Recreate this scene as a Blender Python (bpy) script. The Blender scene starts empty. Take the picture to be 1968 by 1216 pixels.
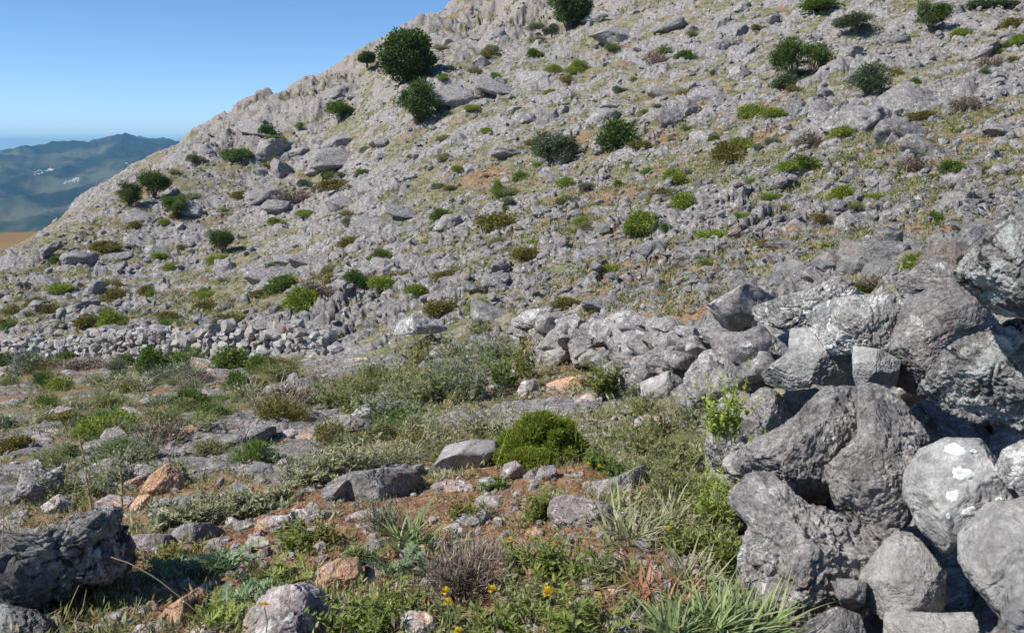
import bpy, bmesh, math, random
import numpy as np
from mathutils import Vector, Matrix

# ------------------------------------------------------------------ camera, sky, sun
sc = bpy.context.scene
COL = sc.collection
F = 1638.0                      # focal length in photograph pixels (1968 x 1216)
CX, CY = 984.0, 608.0
PITCH = math.radians(11.2)
CAMZ = 1.6
SP, CP = math.sin(PITCH), math.cos(PITCH)

cam_d = bpy.data.cameras.new('camera')
cam_d.sensor_width = 36.0
cam_d.lens = 36.0 * F / 1968.0
cam_d.clip_start = 0.05
cam_d.clip_end = 90000.0
cam = bpy.data.objects.new('camera', cam_d)
COL.objects.link(cam)
cam.location = (0, 0, CAMZ)
cam.rotation_euler = (math.pi / 2 - PITCH, 0, 0)
sc.camera = cam

SUN = Vector((-0.64, -0.27, 0.72)).normalized()
SUN_EL = math.asin(SUN.z)
SUN_ROT = math.atan2(SUN.x, SUN.y)
world = bpy.data.worlds.new('World')
sc.world = world
world.use_nodes = True
wn = world.node_tree
for n in list(wn.nodes):
    wn.nodes.remove(n)
sky = wn.nodes.new('ShaderNodeTexSky')
sky.sky_type = 'NISHITA'
sky.sun_disc = False
sky.sun_elevation = SUN_EL
sky.sun_rotation = SUN_ROT
sky.altitude = 900
sky.air_density = 0.65
sky.dust_density = 0.0
sky.ozone_density = 3.5
bg = wn.nodes.new('ShaderNodeBackground')
bg.inputs['Strength'].default_value = 0.12
wo = wn.nodes.new('ShaderNodeOutputWorld')
hs = wn.nodes.new('ShaderNodeHueSaturation')
hs.inputs['Saturation'].default_value = 1.1
wn.links.new(sky.outputs[0], hs.inputs['Color'])
wn.links.new(hs.outputs[0], bg.inputs[0])
wn.links.new(bg.outputs[0], wo.inputs[0])

sun_d = bpy.data.lights.new('sun', 'SUN')
sun_d.energy = 4.8
sun_d.angle = math.radians(0.53)
sun_d.color = (1.0, 0.955, 0.885)
sun_o = bpy.data.objects.new('sun', sun_d)
COL.objects.link(sun_o)
sun_o.location = (-30, -10, 60)
sun_o.rotation_euler = (-SUN).to_track_quat('-Z', 'Y').to_euler()

sc.view_settings.view_transform = 'Standard'
sc.view_settings.look = 'None'
sc.view_settings.gamma = 1.0
sc.view_settings.exposure = 0.45
try:
    sc.cycles.use_denoising = True
    sc.cycles.max_bounces = 6
    sc.cycles.diffuse_bounces = 3
    sc.cycles.transparent_max_bounces = 4
    sc.cycles.volume_bounces = 0
except Exception:
    pass

rng = np.random.default_rng(11)
random.seed(11)

# ------------------------------------------------------------------ numeric helpers
_perm = np.random.default_rng(5).permutation(256).astype(np.int64)
_grad = np.random.default_rng(6).normal(size=(256, 3))
_grad /= np.linalg.norm(_grad, axis=1)[:, None]
_rnd = np.random.default_rng(7).random((256, 6))

def pnoise(p, seed=0):
    p = p + seed * 17.37
    i = np.floor(p).astype(np.int64)
    f = p - i
    u = f * f * f * (f * (f * 6 - 15) + 10)
    out = 0
    for dx in (0, 1):
        wx = u[:, 0] if dx else 1 - u[:, 0]
        for dy in (0, 1):
            wy = u[:, 1] if dy else 1 - u[:, 1]
            h2 = _perm[(_perm[(i[:, 0] + dx) & 255] + i[:, 1] + dy) & 255]
            for dz in (0, 1):
                wz = u[:, 2] if dz else 1 - u[:, 2]
                g = _grad[_perm[(h2 + i[:, 2] + dz) & 255]]
                d = g[:, 0] * (f[:, 0] - dx) + g[:, 1] * (f[:, 1] - dy) + g[:, 2] * (f[:, 2] - dz)
                out = out + wx * wy * wz * d
    return out * 1.5

def fbm(p, octaves=4, seed=0, gain=0.5, ridged=False):
    a, s, out = 1.0, 1.0, 0
    for o in range(octaves):
        n = pnoise(p * s, seed + o * 3)
        if ridged:
            n = 1 - 2 * np.abs(n)
        out = out + a * n
        a *= gain
        s *= 2.03
    return out

def vor2(u, v, seed=0):
    """jittered-grid Voronoi in the plane: F1, F2, cell randoms (n,6), offset to the cell centre"""
    iu, iv = np.floor(u).astype(np.int64), np.floor(v).astype(np.int64)
    f1 = np.full(u.shape, 9.0); f2 = np.full(u.shape, 9.0)
    cid = np.zeros(u.shape, np.int64); ou = np.zeros_like(u); ov = np.zeros_like(u)
    for a in (-1, 0, 1):
        for b in (-1, 0, 1):
            h = _perm[(_perm[(iu + a + seed * 31) & 255] + iv + b + seed * 13) & 255]
            h = _perm[(h + ((iu + a) >> 8) * 7 + ((iv + b) >> 8) * 11) & 255]
            cu = iu + a + _rnd[h, 0]; cv = iv + b + _rnd[h, 1]
            d = np.hypot(u - cu, v - cv)
            near = d < f1
            f2 = np.where(near, f1, np.minimum(f2, d))
            cid = np.where(near, h, cid)
            ou = np.where(near, u - cu, ou); ov = np.where(near, v - cv, ov)
            f1 = np.where(near, d, f1)
    return f1, f2, _rnd[cid], ou, ov

def smooth(a, b, x):
    t = np.clip((x - a) / (b - a), 0, 1)
    return t * t * (3 - 2 * t)

def P(px, py, Z):
    """point seen at photograph pixel (px, py) at depth Z metres along the view axis"""
    X = (px - CX) / F * Z
    Yd = (py - CY) / F * Z
    return np.array([X, Z * CP - Yd * SP, CAMZ - Z * SP - Yd * CP])

# ------------------------------------------------------------------ the lie of the land
CTRL = [
 # foreground
 (-300,1216,3.2),(100,1216,3.15),(400,1216,3.05),(900,1216,2.9),(1440,1216,2.8),
 (0,1000,5.2),(300,1000,4.8),(650,1000,4.5),(1000,1000,4.3),(1400,1000,4.1),
 (-300,850,9.5),(100,850,8.3),(500,850,7.4),(1000,850,6.4),(1330,850,5.8),
 (0,740,22),(300,740,17.5),(700,740,12),(1100,740,9.3),
 # wall foot
 (-300,700,34),(0,695,30),(400,695,23.5),(650,682,19),(1000,690,12.6),(1200,730,9.6),
 # ground behind the boulder pile on the right
 (1480,900,5.4),(1600,1100,4.5),(1800,1000,4.3),(1950,850,4.2),(1900,640,4.9),(1700,640,5.8),(1500,660,7.2),(1350,680,8.6),
 (2300,800,3.9),(2300,1100,3.5),(1900,1216,3.8),(2300,560,5.5),(2600,900,2.8),
 # just above the wall
 (-300,650,40),(0,640,36),(300,628,32),(600,620,26),(800,615,21),(1000,590,17.5),(1280,590,13),(1500,535,11.5),(1800,490,10),(2300,450,10),
 # middle of the slope
 (300,500,52),(600,450,48),(1000,400,36),(1400,350,28),(1800,350,21),(1968,300,22),(2400,250,22),
 (600,330,72),(1000,200,62),(1400,200,45),(1900,150,36),(2400,100,34),
 # top
 (780,150,78),(900,60,96),(1090,40,88),(1500,30,64),(1900,10,52),(2400,-50,48),(1090,-80,112),(1500,-120,86),(1900,-150,70),(2400,-200,66),(950,-100,125),
 # skyline
 (0,505,62),(90,450,74),(200,385,84),(330,300,96),(430,245,101),(530,193,104),(660,130,108),(780,52,114),(880,3,120),
 (-300,640,58),
]
BEHIND = [(-300,50,78,.05),(0,62,80,.06),(90,74,95,.05),(330,96,125,.06),(530,104,135,.07),(660,108,140,.07),(780,114,148,.06),(880,120,155,.06),
          (0,62,130,.16),(330,96,190,.16),(660,108,210,.16),(880,120,220,.12),(-300,58,120,.17)]
NEAR = [(-0.6,1.2,-1.45),(0.0,1.2,-1.45),(0.6,1.2,-1.3),(-0.6,0.5,-1.45),(0.,0.5,-1.45),(.6,.5,-1.35)]
_pts = []
for px, py, Z in CTRL:
    q = P(px, py, Z); r = math.hypot(q[0], q[1])
    _pts.append((math.atan2(q[0], q[1]), math.log(r), (q[2] - CAMZ) / r))
for px, Z0, r, drop in BEHIND:
    base = [c for c in CTRL if c[0] == px and c[2] == Z0 or (c[0] == px and abs(c[2] - Z0) < 9)][-1]
    q = P(*base)
    _pts.append((math.atan2(q[0], q[1]), math.log(r), (q[2] - CAMZ) / math.hypot(q[0], q[1]) - drop))
for az, r, dz in NEAR:
    _pts.append((az, math.log(r), dz / r))
_pts = np.array(_pts)
AZS = 2.2                                     # weight of azimuth against log-range
_cx = np.c_[_pts[:, 0] * AZS, _pts[:, 1]]
def _phi(d2):
    return 0.5 * d2 * np.log(d2 + 1e-12)
_n = len(_cx)
_A = np.zeros((_n + 3, _n + 3))
_d2 = ((_cx[:, None] - _cx[None]) ** 2).sum(-1)
_A[:_n, :_n] = _phi(_d2) + np.eye(_n) * 2e-3
_A[:_n, _n] = 1; _A[:_n, _n + 1:] = _cx
_A[_n, :_n] = 1; _A[_n + 1:, :_n] = _cx.T
_W = np.linalg.solve(_A, np.r_[_pts[:, 2], 0, 0, 0])

def base_t(az, lr):
    """tangent of elevation (from the camera) of the smooth ground at azimuth az, log range lr"""
    out = _W[_n] + _W[_n + 1] * az * AZS + _W[_n + 2] * lr
    for k in range(_n):
        out = out + _W[k] * _phi((az * AZS - _cx[k, 0]) ** 2 + (lr - _cx[k, 1]) ** 2)
    return out

# course of the wall: foot pixel and depth, left to right
WALL = [(-200,702,33),(0,695,30),(200,697,26.5),(400,695,23),(560,690,20.5),(650,684,18.6),(760,690,16),(900,690,13.8),(1000,690,12.4),
        (1100,705,10.6),(1200,730,9.0),(1290,775,7.4),(1370,850,5.8),(1430,1000,4.3),(1475,1216,3.1),(1500,1330,2.6)]
_wp = np.array([P(*w) for w in WALL])
_waz = np.arctan2(_wp[:, 0], _wp[:, 1]); _wr = np.hypot(_wp[:, 0], _wp[:, 1])
_o = np.argsort(_waz)
def wall_r(az):
    return np.interp(az, _waz[_o], _wr[_o])

SOIL_SPOTS = [(990,960,.75,1.0),(1090,930,.55,1.0),(760,850,.7,.9),(700,660,1.3,.8),(430,740,1.6,.6),(1000,1040,.6,.8),(1230,520,2.0,.9),(1330,480,2.0,.6),
              (1560,430,1.5,.6),(1330,260,3,.6),(960,330,2.5,.6),(1130,250,2.2,.5),(640,1060,.7,.8),(340,1190,.6,1.0),(870,1130,.6,.8),(1250,1080,.6,.8),(250,700,2.5,.7),
              (120,760,2.2,.6),(1030,110,3,.5),(1620,330,2.2,.6),(1800,440,1.2,.7),(420,1040,.7,.7),(1180,1150,.6,.9),(560,870,.6,.6),(1600,505,1.0,.5),(1760,470,1.0,.5),(1460,560,.9,.6),(1380,580,.9,.5),(1850,440,.9,.5),(920,1010,.35,.9),(1080,1080,.4,.8),(1000,1180,.35,.8),(640,950,.4,.6),(480,960,.5,.6),(800,960,.4,.7)]

STR_A = math.radians(14)                       # strike of the limestone beds in plan
def terrain(x, y, fine=True):
    """height, rock (0 soil .. 1 bare rock), red (0 straw litter .. 1 red earth)"""
    az = np.arctan2(x, y); r = np.hypot(x, y) + 1e-6; lr = np.log(r)
    z = CAMZ + r * base_t(az, lr)
    hill = smooth(0.98, 1.12, r / wall_r(az))              # 0 in front of the wall
    ca, sa = math.cos(STR_A), math.sin(STR_A)
    wx = x + 0.35 * pnoise(np.c_[x * .9, y * .9, x * 0], 3)
    wy = y + 0.35 * pnoise(np.c_[x * .9, y * .9, x * 0], 4)
    u = wx * ca + wy * sa; v = -wx * sa + wy * ca
    low = fbm(np.c_[x * .11, y * .11, x * 0], 3, 9)
    pat = fbm(np.c_[u * .35, v * .7, x * 0], 3, 21)
    h = np.zeros_like(x); rock = np.zeros_like(x); crack = np.zeros_like(x)
    amp = .22 + .78 * hill
    far = smooth(18, 60, r)
    for k, (cs, A, sd) in enumerate(((3.0, .50, 1), (1.1, .30, 2), (.42, .15, 3), (.17, .06, 4))):
        f1, f2, rr, ou, ov = vor2(u / (cs * (2.1 if k < 2 else 1.5)), v / cs, sd)
        e = smooth(0.0, .22, f2 - f1)
        tilt = (rr[:, 2] - .5) * ou * 1.3 + (rr[:, 3] - .35) * ov * 1.7
        hh = (rr[:, 4] ** 1.3 * .9 + tilt) * (.35 + .65 * e)
        h = h + A * hh * (amp * (.3 + .7 * smooth(7, 24, r)) if k < 2 else (.45 + .55 * hill))
        rock = rock + (rr[:, 5] - .5) * (.55, .75, .6, .25)[k] + (rr[:, 4] - .5) * .25
        crack = crack + (1 - e) * (.10, .22, .28, .1)[k]
    h = h - .3 * amp - .3 * hill * smooth(20, 60, r)
    h = h + .5 * low * hill * smooth(15, 60, r)
    h = h + .16 * amp * fbm(np.c_[x * 1.1, y * 1.1, x * 0], 3, 31, ridged=True) * .6
    xyz = np.c_[u * 1.0, v * 1.6, x * 0]
    h = h + (.07 * fbm(xyz * 2.6, 3, 33, ridged=True) + .03 * fbm(xyz * 8, 3, 35)) * (.35 + .65 * hill)
    crag = smooth(70, 100, r) * smooth(.42, -.02, az)      # the broken crest on the skyline
    tq = 2.6 * fbm(np.c_[u * .10, v * .16, x * 0], 4, 51) + 1.4; fr = tq - np.floor(tq)
    h = h + crag * (.75 * (np.floor(tq) + smooth(.5, .95, fr)) - 1.2 + .22 * fbm(np.c_[u * .8, v * 1.1, x * 0], 4, 53))
    bias = .20 - .05 * hill + .12 * smooth(14, 40, r) + .2 * smooth(40, 60, r) + .2 * crag
    rock = rock + bias + .42 * pat + .15 * low - crack * .55
    red = .32 + .55 * fbm(np.c_[x * .3, y * .3, x * 0], 3, 77) - .12 * far
    for px, py, rad, am in SOILW:
        d2 = ((x - px) ** 2 + (y - py) ** 2) / rad ** 2
        g = np.exp(-d2)
        red = red + .75 * am * g
        rock = rock - .8 * am * g
    rk = smooth(.12, .34, rock)
    h = h * (.45 + .55 * rk)
    h = h - 1.0 * smooth(.95, 1.25, x - .12 * np.maximum(y - 3.5, 0)) * smooth(5.6, 4.9, y) * smooth(3.4, 2.8, x)
    return z + h, rk, np.clip(red, 0, 1), crag * (r < 140)

SOILW = []
_LR = np.linspace(math.log(1.2), math.log(190), 900)
def hit(px, py):
    """first point of the smooth ground along the ray through a photograph pixel -> x, y, depth"""
    d = P(px, py, 1.0) - np.array([0, 0, CAMZ])
    az = math.atan2(d[0], d[1]); rr = math.hypot(d[0], d[1]); t = d[2] / rr
    bt = base_t(np.full_like(_LR, az), _LR)
    k = np.nonzero(bt >= t)[0]
    k = k[0] if len(k) else int(np.argmax(bt - t))
    if k > 0 and bt[k] > t > bt[k - 1]:
        s = (t - bt[k - 1]) / (bt[k] - bt[k - 1])
        lr = _LR[k - 1] + s * (_LR[k] - _LR[k - 1])
    else:
        lr = _LR[k]
    r = math.exp(lr)
    return math.sin(az) * r, math.cos(az) * r, r / rr
SOILW = [(*hit(px, py)[:2], rad * .8, am * (.85 if py > 700 else .6)) for px, py, rad, am in SOIL_SPOTS]

def ground(x, y):
    x = np.atleast_1d(np.asarray(x, float)); y = np.atleast_1d(np.asarray(y, float))
    return terrain(x, y)[0]

# ------------------------------------------------------------------ mesh helpers
def mesh_np(name, verts, faces, mat=None, smoothed=True):
    """faces: (n,3) or (n,4) array"""
    me = bpy.data.meshes.new(name)
    verts = np.ascontiguousarray(verts, np.float32); faces = np.ascontiguousarray(faces, np.int32)
    k = faces.shape[1]
    me.vertices.add(len(verts)); me.vertices.foreach_set('co', verts.ravel())
    me.loops.add(faces.size); me.loops.foreach_set('vertex_index', faces.ravel())
    me.polygons.add(len(faces))
    me.polygons.foreach_set('loop_start', np.arange(0, faces.size, k, dtype=np.int32))
    if smoothed:
        me.polygons.foreach_set('use_smooth', np.ones(len(faces), bool))
    else:
        me.polygons.foreach_set('use_smooth', np.zeros(len(faces), bool))
    me.update(calc_edges=True)
    if mat:
        me.materials.append(mat)
    return me

def link(name, me, parent=None, loc=None):
    o = bpy.data.objects.new(name, me)
    COL.objects.link(o)
    if parent:
        o.parent = parent
    if loc is not None:
        o.location = loc
    return o

def tag(o, label, cat, group=None):
    o['label'] = label; o['category'] = cat
    if group:
        o['group'] = group
    return o

_ico = {}
def ico(level):
    if level not in _ico:
        bm = bmesh.new()
        bmesh.ops.create_icosphere(bm, subdivisions=level, radius=1)
        v = np.array([q.co[:] for q in bm.verts]); f = np.array([[q.index for q in p.verts] for p in bm.faces])
        bm.free()
        _ico[level] = (v / np.linalg.norm(v, axis=1)[:, None], f)
    return _ico[level]

# ------------------------------------------------------------------ materials
def mat_new(name):
    m = bpy.data.materials.new(name); m.use_nodes = True
    nt = m.node_tree
    for n in list(nt.nodes):
        nt.nodes.remove(n)
    out = nt.nodes.new('ShaderNodeOutputMaterial')
    return m, nt, out

class NT:
    def __init__(s, nt): s.nt = nt
    def n(s, t, **kw):
        q = s.nt.nodes.new(t)
        for k, v in kw.items(): setattr(q, k, v)
        return q
    def l(s, a, b): s.nt.links.new(a, b)
    def noise(s, vec, scale, detail=6, rough=.6, dist=0.0):
        q = s.n('ShaderNodeTexNoise'); q.inputs['Scale'].default_value = scale
        q.inputs['Detail'].default_value = detail; q.inputs['Roughness'].default_value = rough
        q.inputs['Distortion'].default_value = dist
        s.l(vec, q.inputs['Vector']); return q.outputs['Fac']
    def ramp(s, fac, stops):
        q = s.n('ShaderNodeValToRGB'); e = q.color_ramp.elements
        while len(e) < len(stops): e.new(.5)
        for i, (p, c) in enumerate(stops):
            e[i].position = p; e[i].color = (*c, 1) if len(c) == 3 else c
        s.l(fac, q.inputs[0]); return q.outputs[0]
    def step(s, fac, a, b):
        q = s.n('ShaderNodeMapRange'); q.interpolation_type = 'SMOOTHSTEP'
        q.inputs[1].default_value = a; q.inputs[2].default_value = b
        s.l(fac, q.inputs[0]); return q.outputs[0]
    def mix(s, fac, a, b, mode='MIX'):
        q = s.n('ShaderNodeMix', data_type='RGBA', blend_type=mode)
        for val, i in ((fac, 0), (a, 6), (b, 7)):
            if isinstance(val, (int, float)): q.inputs[i].default_value = val
            elif isinstance(val, tuple): q.inputs[i].default_value = (*val, 1)
            else: s.l(val, q.inputs[i])
        return q.outputs[2]
    def math(s, op, a, b=0.0):
        q = s.n('ShaderNodeMath', operation=op)
        for i, v in enumerate((a, b)):
            if isinstance(v, (int, float)): q.inputs[i].default_value = v
            else: s.l(v, q.inputs[i])
        return q.outputs[0]

def rock_nodes(g, pos, tone=1.0, white=.35, dark=.3, ochre=.15, warm=0.0, crack=.6, gritty=1.0):
    """colour and bump height of weathered limestone"""
    dn = g.n('ShaderNodeTexNoise'); dn.inputs['Scale'].default_value = 3.0; dn.inputs['Detail'].default_value = 5; g.l(pos, dn.inputs['Vector'])
    wv = g.n('ShaderNodeVectorMath', operation='MULTIPLY_ADD'); g.l(dn.outputs['Color'], wv.inputs[0]); wv.inputs[1].default_value = (.16, .16, .16); g.l(pos, wv.inputs[2])
    wp = wv.outputs[0]
    n1 = g.noise(pos, 1.3, 5, .6); n2 = g.noise(wp, 6.5, 10, .72, .3); n3 = g.noise(pos, 42, 8, .75); n4 = g.noise(pos, 130, 4, .7)
    w = 1 + warm
    base = g.ramp(n2, [(.33, (.07*tone*w, .069*tone, .07*tone)), (.44, (.18*tone*w, .177*tone, .174*tone)), (.55, (.275*tone*w, .27*tone, .26*tone)), (.66, (.43*tone*w, .42*tone, .40*tone))])
    base = g.mix(g.step(n1, .40, .62), base, g.mix(.45, base, (.25*tone*w, .232*tone, .212*tone)))
    # pale crustose lichen
    l1 = g.noise(wp, 7.0, 10, .70, .5)
    base = g.mix(g.math('MULTIPLY', g.step(l1, .66 - .2 * white, .70 - .2 * white), .75), base, (.54*tone, .545*tone, .52*tone))
    # dark lichen and pits
    l2 = g.noise(wp, 10.7, 10, .74, .4)
    base = g.mix(g.math('MULTIPLY', g.step(l2, .66 - .18 * dark, .70 - .17 * dark), .88), base, (.036, .036, .037))
    # ochre stains
    l3 = g.noise(pos, 2.6, 5, .6, .3)
    base = g.mix(g.math('MULTIPLY', g.step(l3, .72 - .3 * ochre, .86 - .3 * ochre), .75), base, (.46*tone, .27*tone, .15*tone))
    grain = g.mix(.75 * gritty, base, g.ramp(n3, [(.36, (.2, .2, .2)), (.62, (.78, .78, .78))]), 'OVERLAY')
    # joints
    cr = []
    for sc_, wd in ((1.7, .022), (5.2, .035)):
        ve = g.n('ShaderNodeTexVoronoi', feature='DISTANCE_TO_EDGE'); ve.inputs['Scale'].default_value = sc_; g.l(wp, ve.inputs['Vector'])
        cr.append(g.step(ve.outputs['Distance'], 0.0, wd))
    brk = g.step(n1, .42, .56)
    c1 = g.math('MAXIMUM', cr[0], g.math('MULTIPLY', brk, .7)); c2 = g.math('MAXIMUM', cr[1], g.math('SUBTRACT', 1.0, g.math('MULTIPLY', brk, .8)))
    cc = g.math('MULTIPLY', c1, c2)
    dk = g.math('ADD', g.math('MULTIPLY', cc, .55 * crack), 1 - .55 * crack)
    grain = g.mix(.55 * gritty, grain, g.ramp(n4, [(.36, (.26, .26, .26)), (.62, (.74, .74, .74))]), 'OVERLAY')
    gs = g.n('ShaderNodeVectorMath', operation='SCALE'); g.l(grain, gs.inputs[0]); g.l(dk, gs.inputs['Scale'])
    h = g.math('ADD', g.math('MULTIPLY', n2, .8), g.math('ADD', g.math('MULTIPLY', n3, .5), g.math('MULTIPLY', n4, .16)))
    h = g.math('SUBTRACT', h, g.math('MULTIPLY', g.step(l2, .56, .68), .35))
    h = g.math('ADD', h, g.math('MULTIPLY', cc, .3 * crack))
    return gs.outputs[0], h

def rock_mat(name, bump=.8, dist=.055, tint=False, **kw):
    m, nt, out = mat_new(name); g = NT(nt)
    geo = g.n('ShaderNodeNewGeometry'); pos = geo.outputs['Position']
    col, h = rock_nodes(g, pos, **kw)
    b = g.n('ShaderNodeBump'); b.inputs['Strength'].default_value = bump; b.inputs['Distance'].default_value = dist
    g.l(h, b.inputs['Height'])
    bs = g.n('ShaderNodeBsdfPrincipled'); bs.inputs['Roughness'].default_value = .92
    bs.inputs['Specular IOR Level'].default_value = .2
    oi = g.n('ShaderNodeObjectInfo')
    v = g.math('MULTIPLY_ADD', oi.outputs['Random'], .3)
    v.node.inputs[2].default_value = .85
    ri = g.math('MULTIPLY_ADD', geo.outputs['Random Per Island'], .24)
    ri.node.inputs[2].default_value = .88
    vv = g.math('MULTIPLY', v, ri)
    if tint:
        rv = geo.outputs['Random Per Island']
        col = g.mix(g.math('MULTIPLY', g.step(rv, .84, .92), .45), col, (.38, .28, .21))
        col = g.mix(g.math('MULTIPLY', g.step(rv, .26, .16), .5), col, (.52, .50, .47))
    cc = g.n('ShaderNodeVectorMath', operation='SCALE'); g.l(col, cc.inputs[0]); g.l(vv, cc.inputs['Scale'])
    g.l(cc.outputs[0], bs.inputs['Base Color']); g.l(b.outputs[0], bs.inputs['Normal'])
    g.l(bs.outputs[0], out.inputs[0])
    return m

M = {}
M['rock'] = rock_mat('limestone', tone=1.12, white=.36, dark=.26, ochre=.24, warm=.03, crack=.5)
M['rock_far'] = rock_mat('hillside_limestone', bump=.9, dist=.12, tone=1.12, white=.42, dark=.33, ochre=.2, warm=.03)
M['wall_far'] = rock_mat('wall_limestone', bump=.8, dist=.06, tint=True, tone=1.2, white=.35, dark=.18, ochre=.2)
M['rubble'] = rock_mat('limestone_rubble', bump=.9, dist=.1, tint=True, tone=1.2, white=.45, dark=.3, ochre=.2, warm=.0)
M['rock_pale'] = rock_mat('pale_limestone', tone=1.25, white=.62, dark=.3, ochre=.05)
M['rock_black'] = rock_mat('dark_lichened_limestone', bump=1.0, dist=.07, tone=1.35, white=.75, dark=.5, ochre=.05)
M['rock_dark'] = rock_mat('blackened_limestone', bump=1.0, dist=.08, tone=1.35, white=.65, dark=.66, ochre=.08)
M['rock_smooth'] = rock_mat('smooth_limestone', bump=.4, dist=.022, tone=1.08, white=.12, dark=.12, ochre=.14, crack=.25, gritty=.5)
M['rock_earthy'] = rock_mat('earthy_limestone', tone=1.35, white=.3, dark=.1, ochre=.6, warm=.12)
M['rock_orange'] = rock_mat('iron_stained_limestone', tone=1.5, white=.15, dark=-.3, ochre=1.15, warm=.2, gritty=.6)
M['rock_pink'] = rock_mat('pinkish_limestone', tone=1.5, white=.5, dark=0, ochre=.55, warm=.12, gritty=.8)

def terrain_mat():
    m, nt, out = mat_new('rocky_ground'); g = NT(nt)
    geo = g.n('ShaderNodeNewGeometry'); pos = geo.outputs['Position']
    rc, h = rock_nodes(g, pos, tone=1.1, white=.40, dark=.38, ochre=.22, warm=.04)
    a = g.n('ShaderNodeAttribute', attribute_name='rock'); b = g.n('ShaderNodeAttribute', attribute_name='red')
    n1 = g.noise(pos, 3.1, 6, .65); n2 = g.noise(pos, 14, 6, .7); n3 = g.noise(pos, 55, 4, .7)
    straw = g.ramp(n2, [(.25, (.11, .10, .065)), (.5, (.22, .20, .14)), (.75, (.38, .36, .28))])
    earth = g.ramp(n2, [(.25, (.10, .05, .028)), (.48, (.24, .125, .07)), (.76, (.43, .30, .21))])
    green = g.ramp(n3, [(.3, (.045, .06, .018)), (.7, (.17, .18, .07))])
    rf = g.math('ADD', b.outputs['Fac'], g.math('MULTIPLY', g.math('SUBTRACT', n2, .5), 2.4))
    soil = g.mix(g.step(rf, .35, .7), straw, earth)
    gf = g.noise(pos, 1.9, 6, .7)
    soil = g.mix(g.math('MULTIPLY', g.math('MULTIPLY', g.step(gf, .46, .56), g.step(rf, .75, .35)), .85), soil, green)
    # scattered pale grit
    pe = g.n('ShaderNodeTexVoronoi'); pe.inputs['Scale'].default_value = 16; g.l(pos, pe.inputs['Vector'])
    grit = g.math('MULTIPLY', g.step(pe.outputs['Distance'], .34, .2), g.step(n1, .48, .6))
    soil = g.mix(g.math('MULTIPLY', grit, .8), soil, g.mix(n2, (.2, .19, .18), (.46, .43, .40)))
    cg = g.n('ShaderNodeAttribute', attribute_name='crag')
    rc = g.mix(g.math('MULTIPLY', cg.outputs['Fac'], .3), rc, g.mix(1.0, rc, (.92, .78, .62), 'MULTIPLY'))
    mk = g.math('ADD', a.outputs['Fac'], g.math('MULTIPLY', g.math('SUBTRACT', n2, .5), 1.1))
    mk = g.step(mk, .38, .56)
    col = g.mix(mk, soil, rc)
    hh = g.math('ADD', g.math('MULTIPLY', h, mk), g.math('MULTIPLY', g.math('ADD', n2, g.math('MULTIPLY', grit, .4)), .55))
    bp = g.n('ShaderNodeBump'); bp.inputs['Strength'].default_value = .8; bp.inputs['Distance'].default_value = .08
    g.l(hh, bp.inputs['Height'])
    bs = g.n('ShaderNodeBsdfPrincipled'); bs.inputs['Roughness'].default_value = .95; bs.inputs['Specular IOR Level'].default_value = .15
    g.l(col, bs.inputs['Base Color']); g.l(bp.outputs[0], bs.inputs['Normal']); g.l(bs.outputs[0], out.inputs[0])
    return m
M['terrain'] = terrain_mat()

def leaf_mat(name, stops, trans=.25, rough=.6):
    """colour varies from leaf to leaf; stops: list of colours"""
    m, nt, out = mat_new(name); g = NT(nt)
    geo = g.n('ShaderNodeNewGeometry')
    nz = g.noise(geo.outputs['Position'], 9.0, 3, .6)
    f = g.math('ADD', g.math('MULTIPLY', geo.outputs['Random Per Island'], .75), g.math('MULTIPLY', g.math('SUBTRACT', nz, .37), .9))
    col = g.ramp(f, [(i / max(1, len(stops) - 1), c) for i, c in enumerate(stops)])
    bs = g.n('ShaderNodeBsdfPrincipled'); bs.inputs['Roughness'].default_value = rough; bs.inputs['Specular IOR Level'].default_value = .3
    g.l(col, bs.inputs['Base Color'])
    tr = g.n('ShaderNodeBsdfTranslucent'); g.l(col, tr.inputs['Color'])
    mx = g.n('ShaderNodeMixShader'); mx.inputs[0].default_value = trans
    g.l(bs.outputs[0], mx.inputs[1]); g.l(tr.outputs[0], mx.inputs[2]); g.l(mx.outputs[0], out.inputs[0])
    return m
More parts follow.
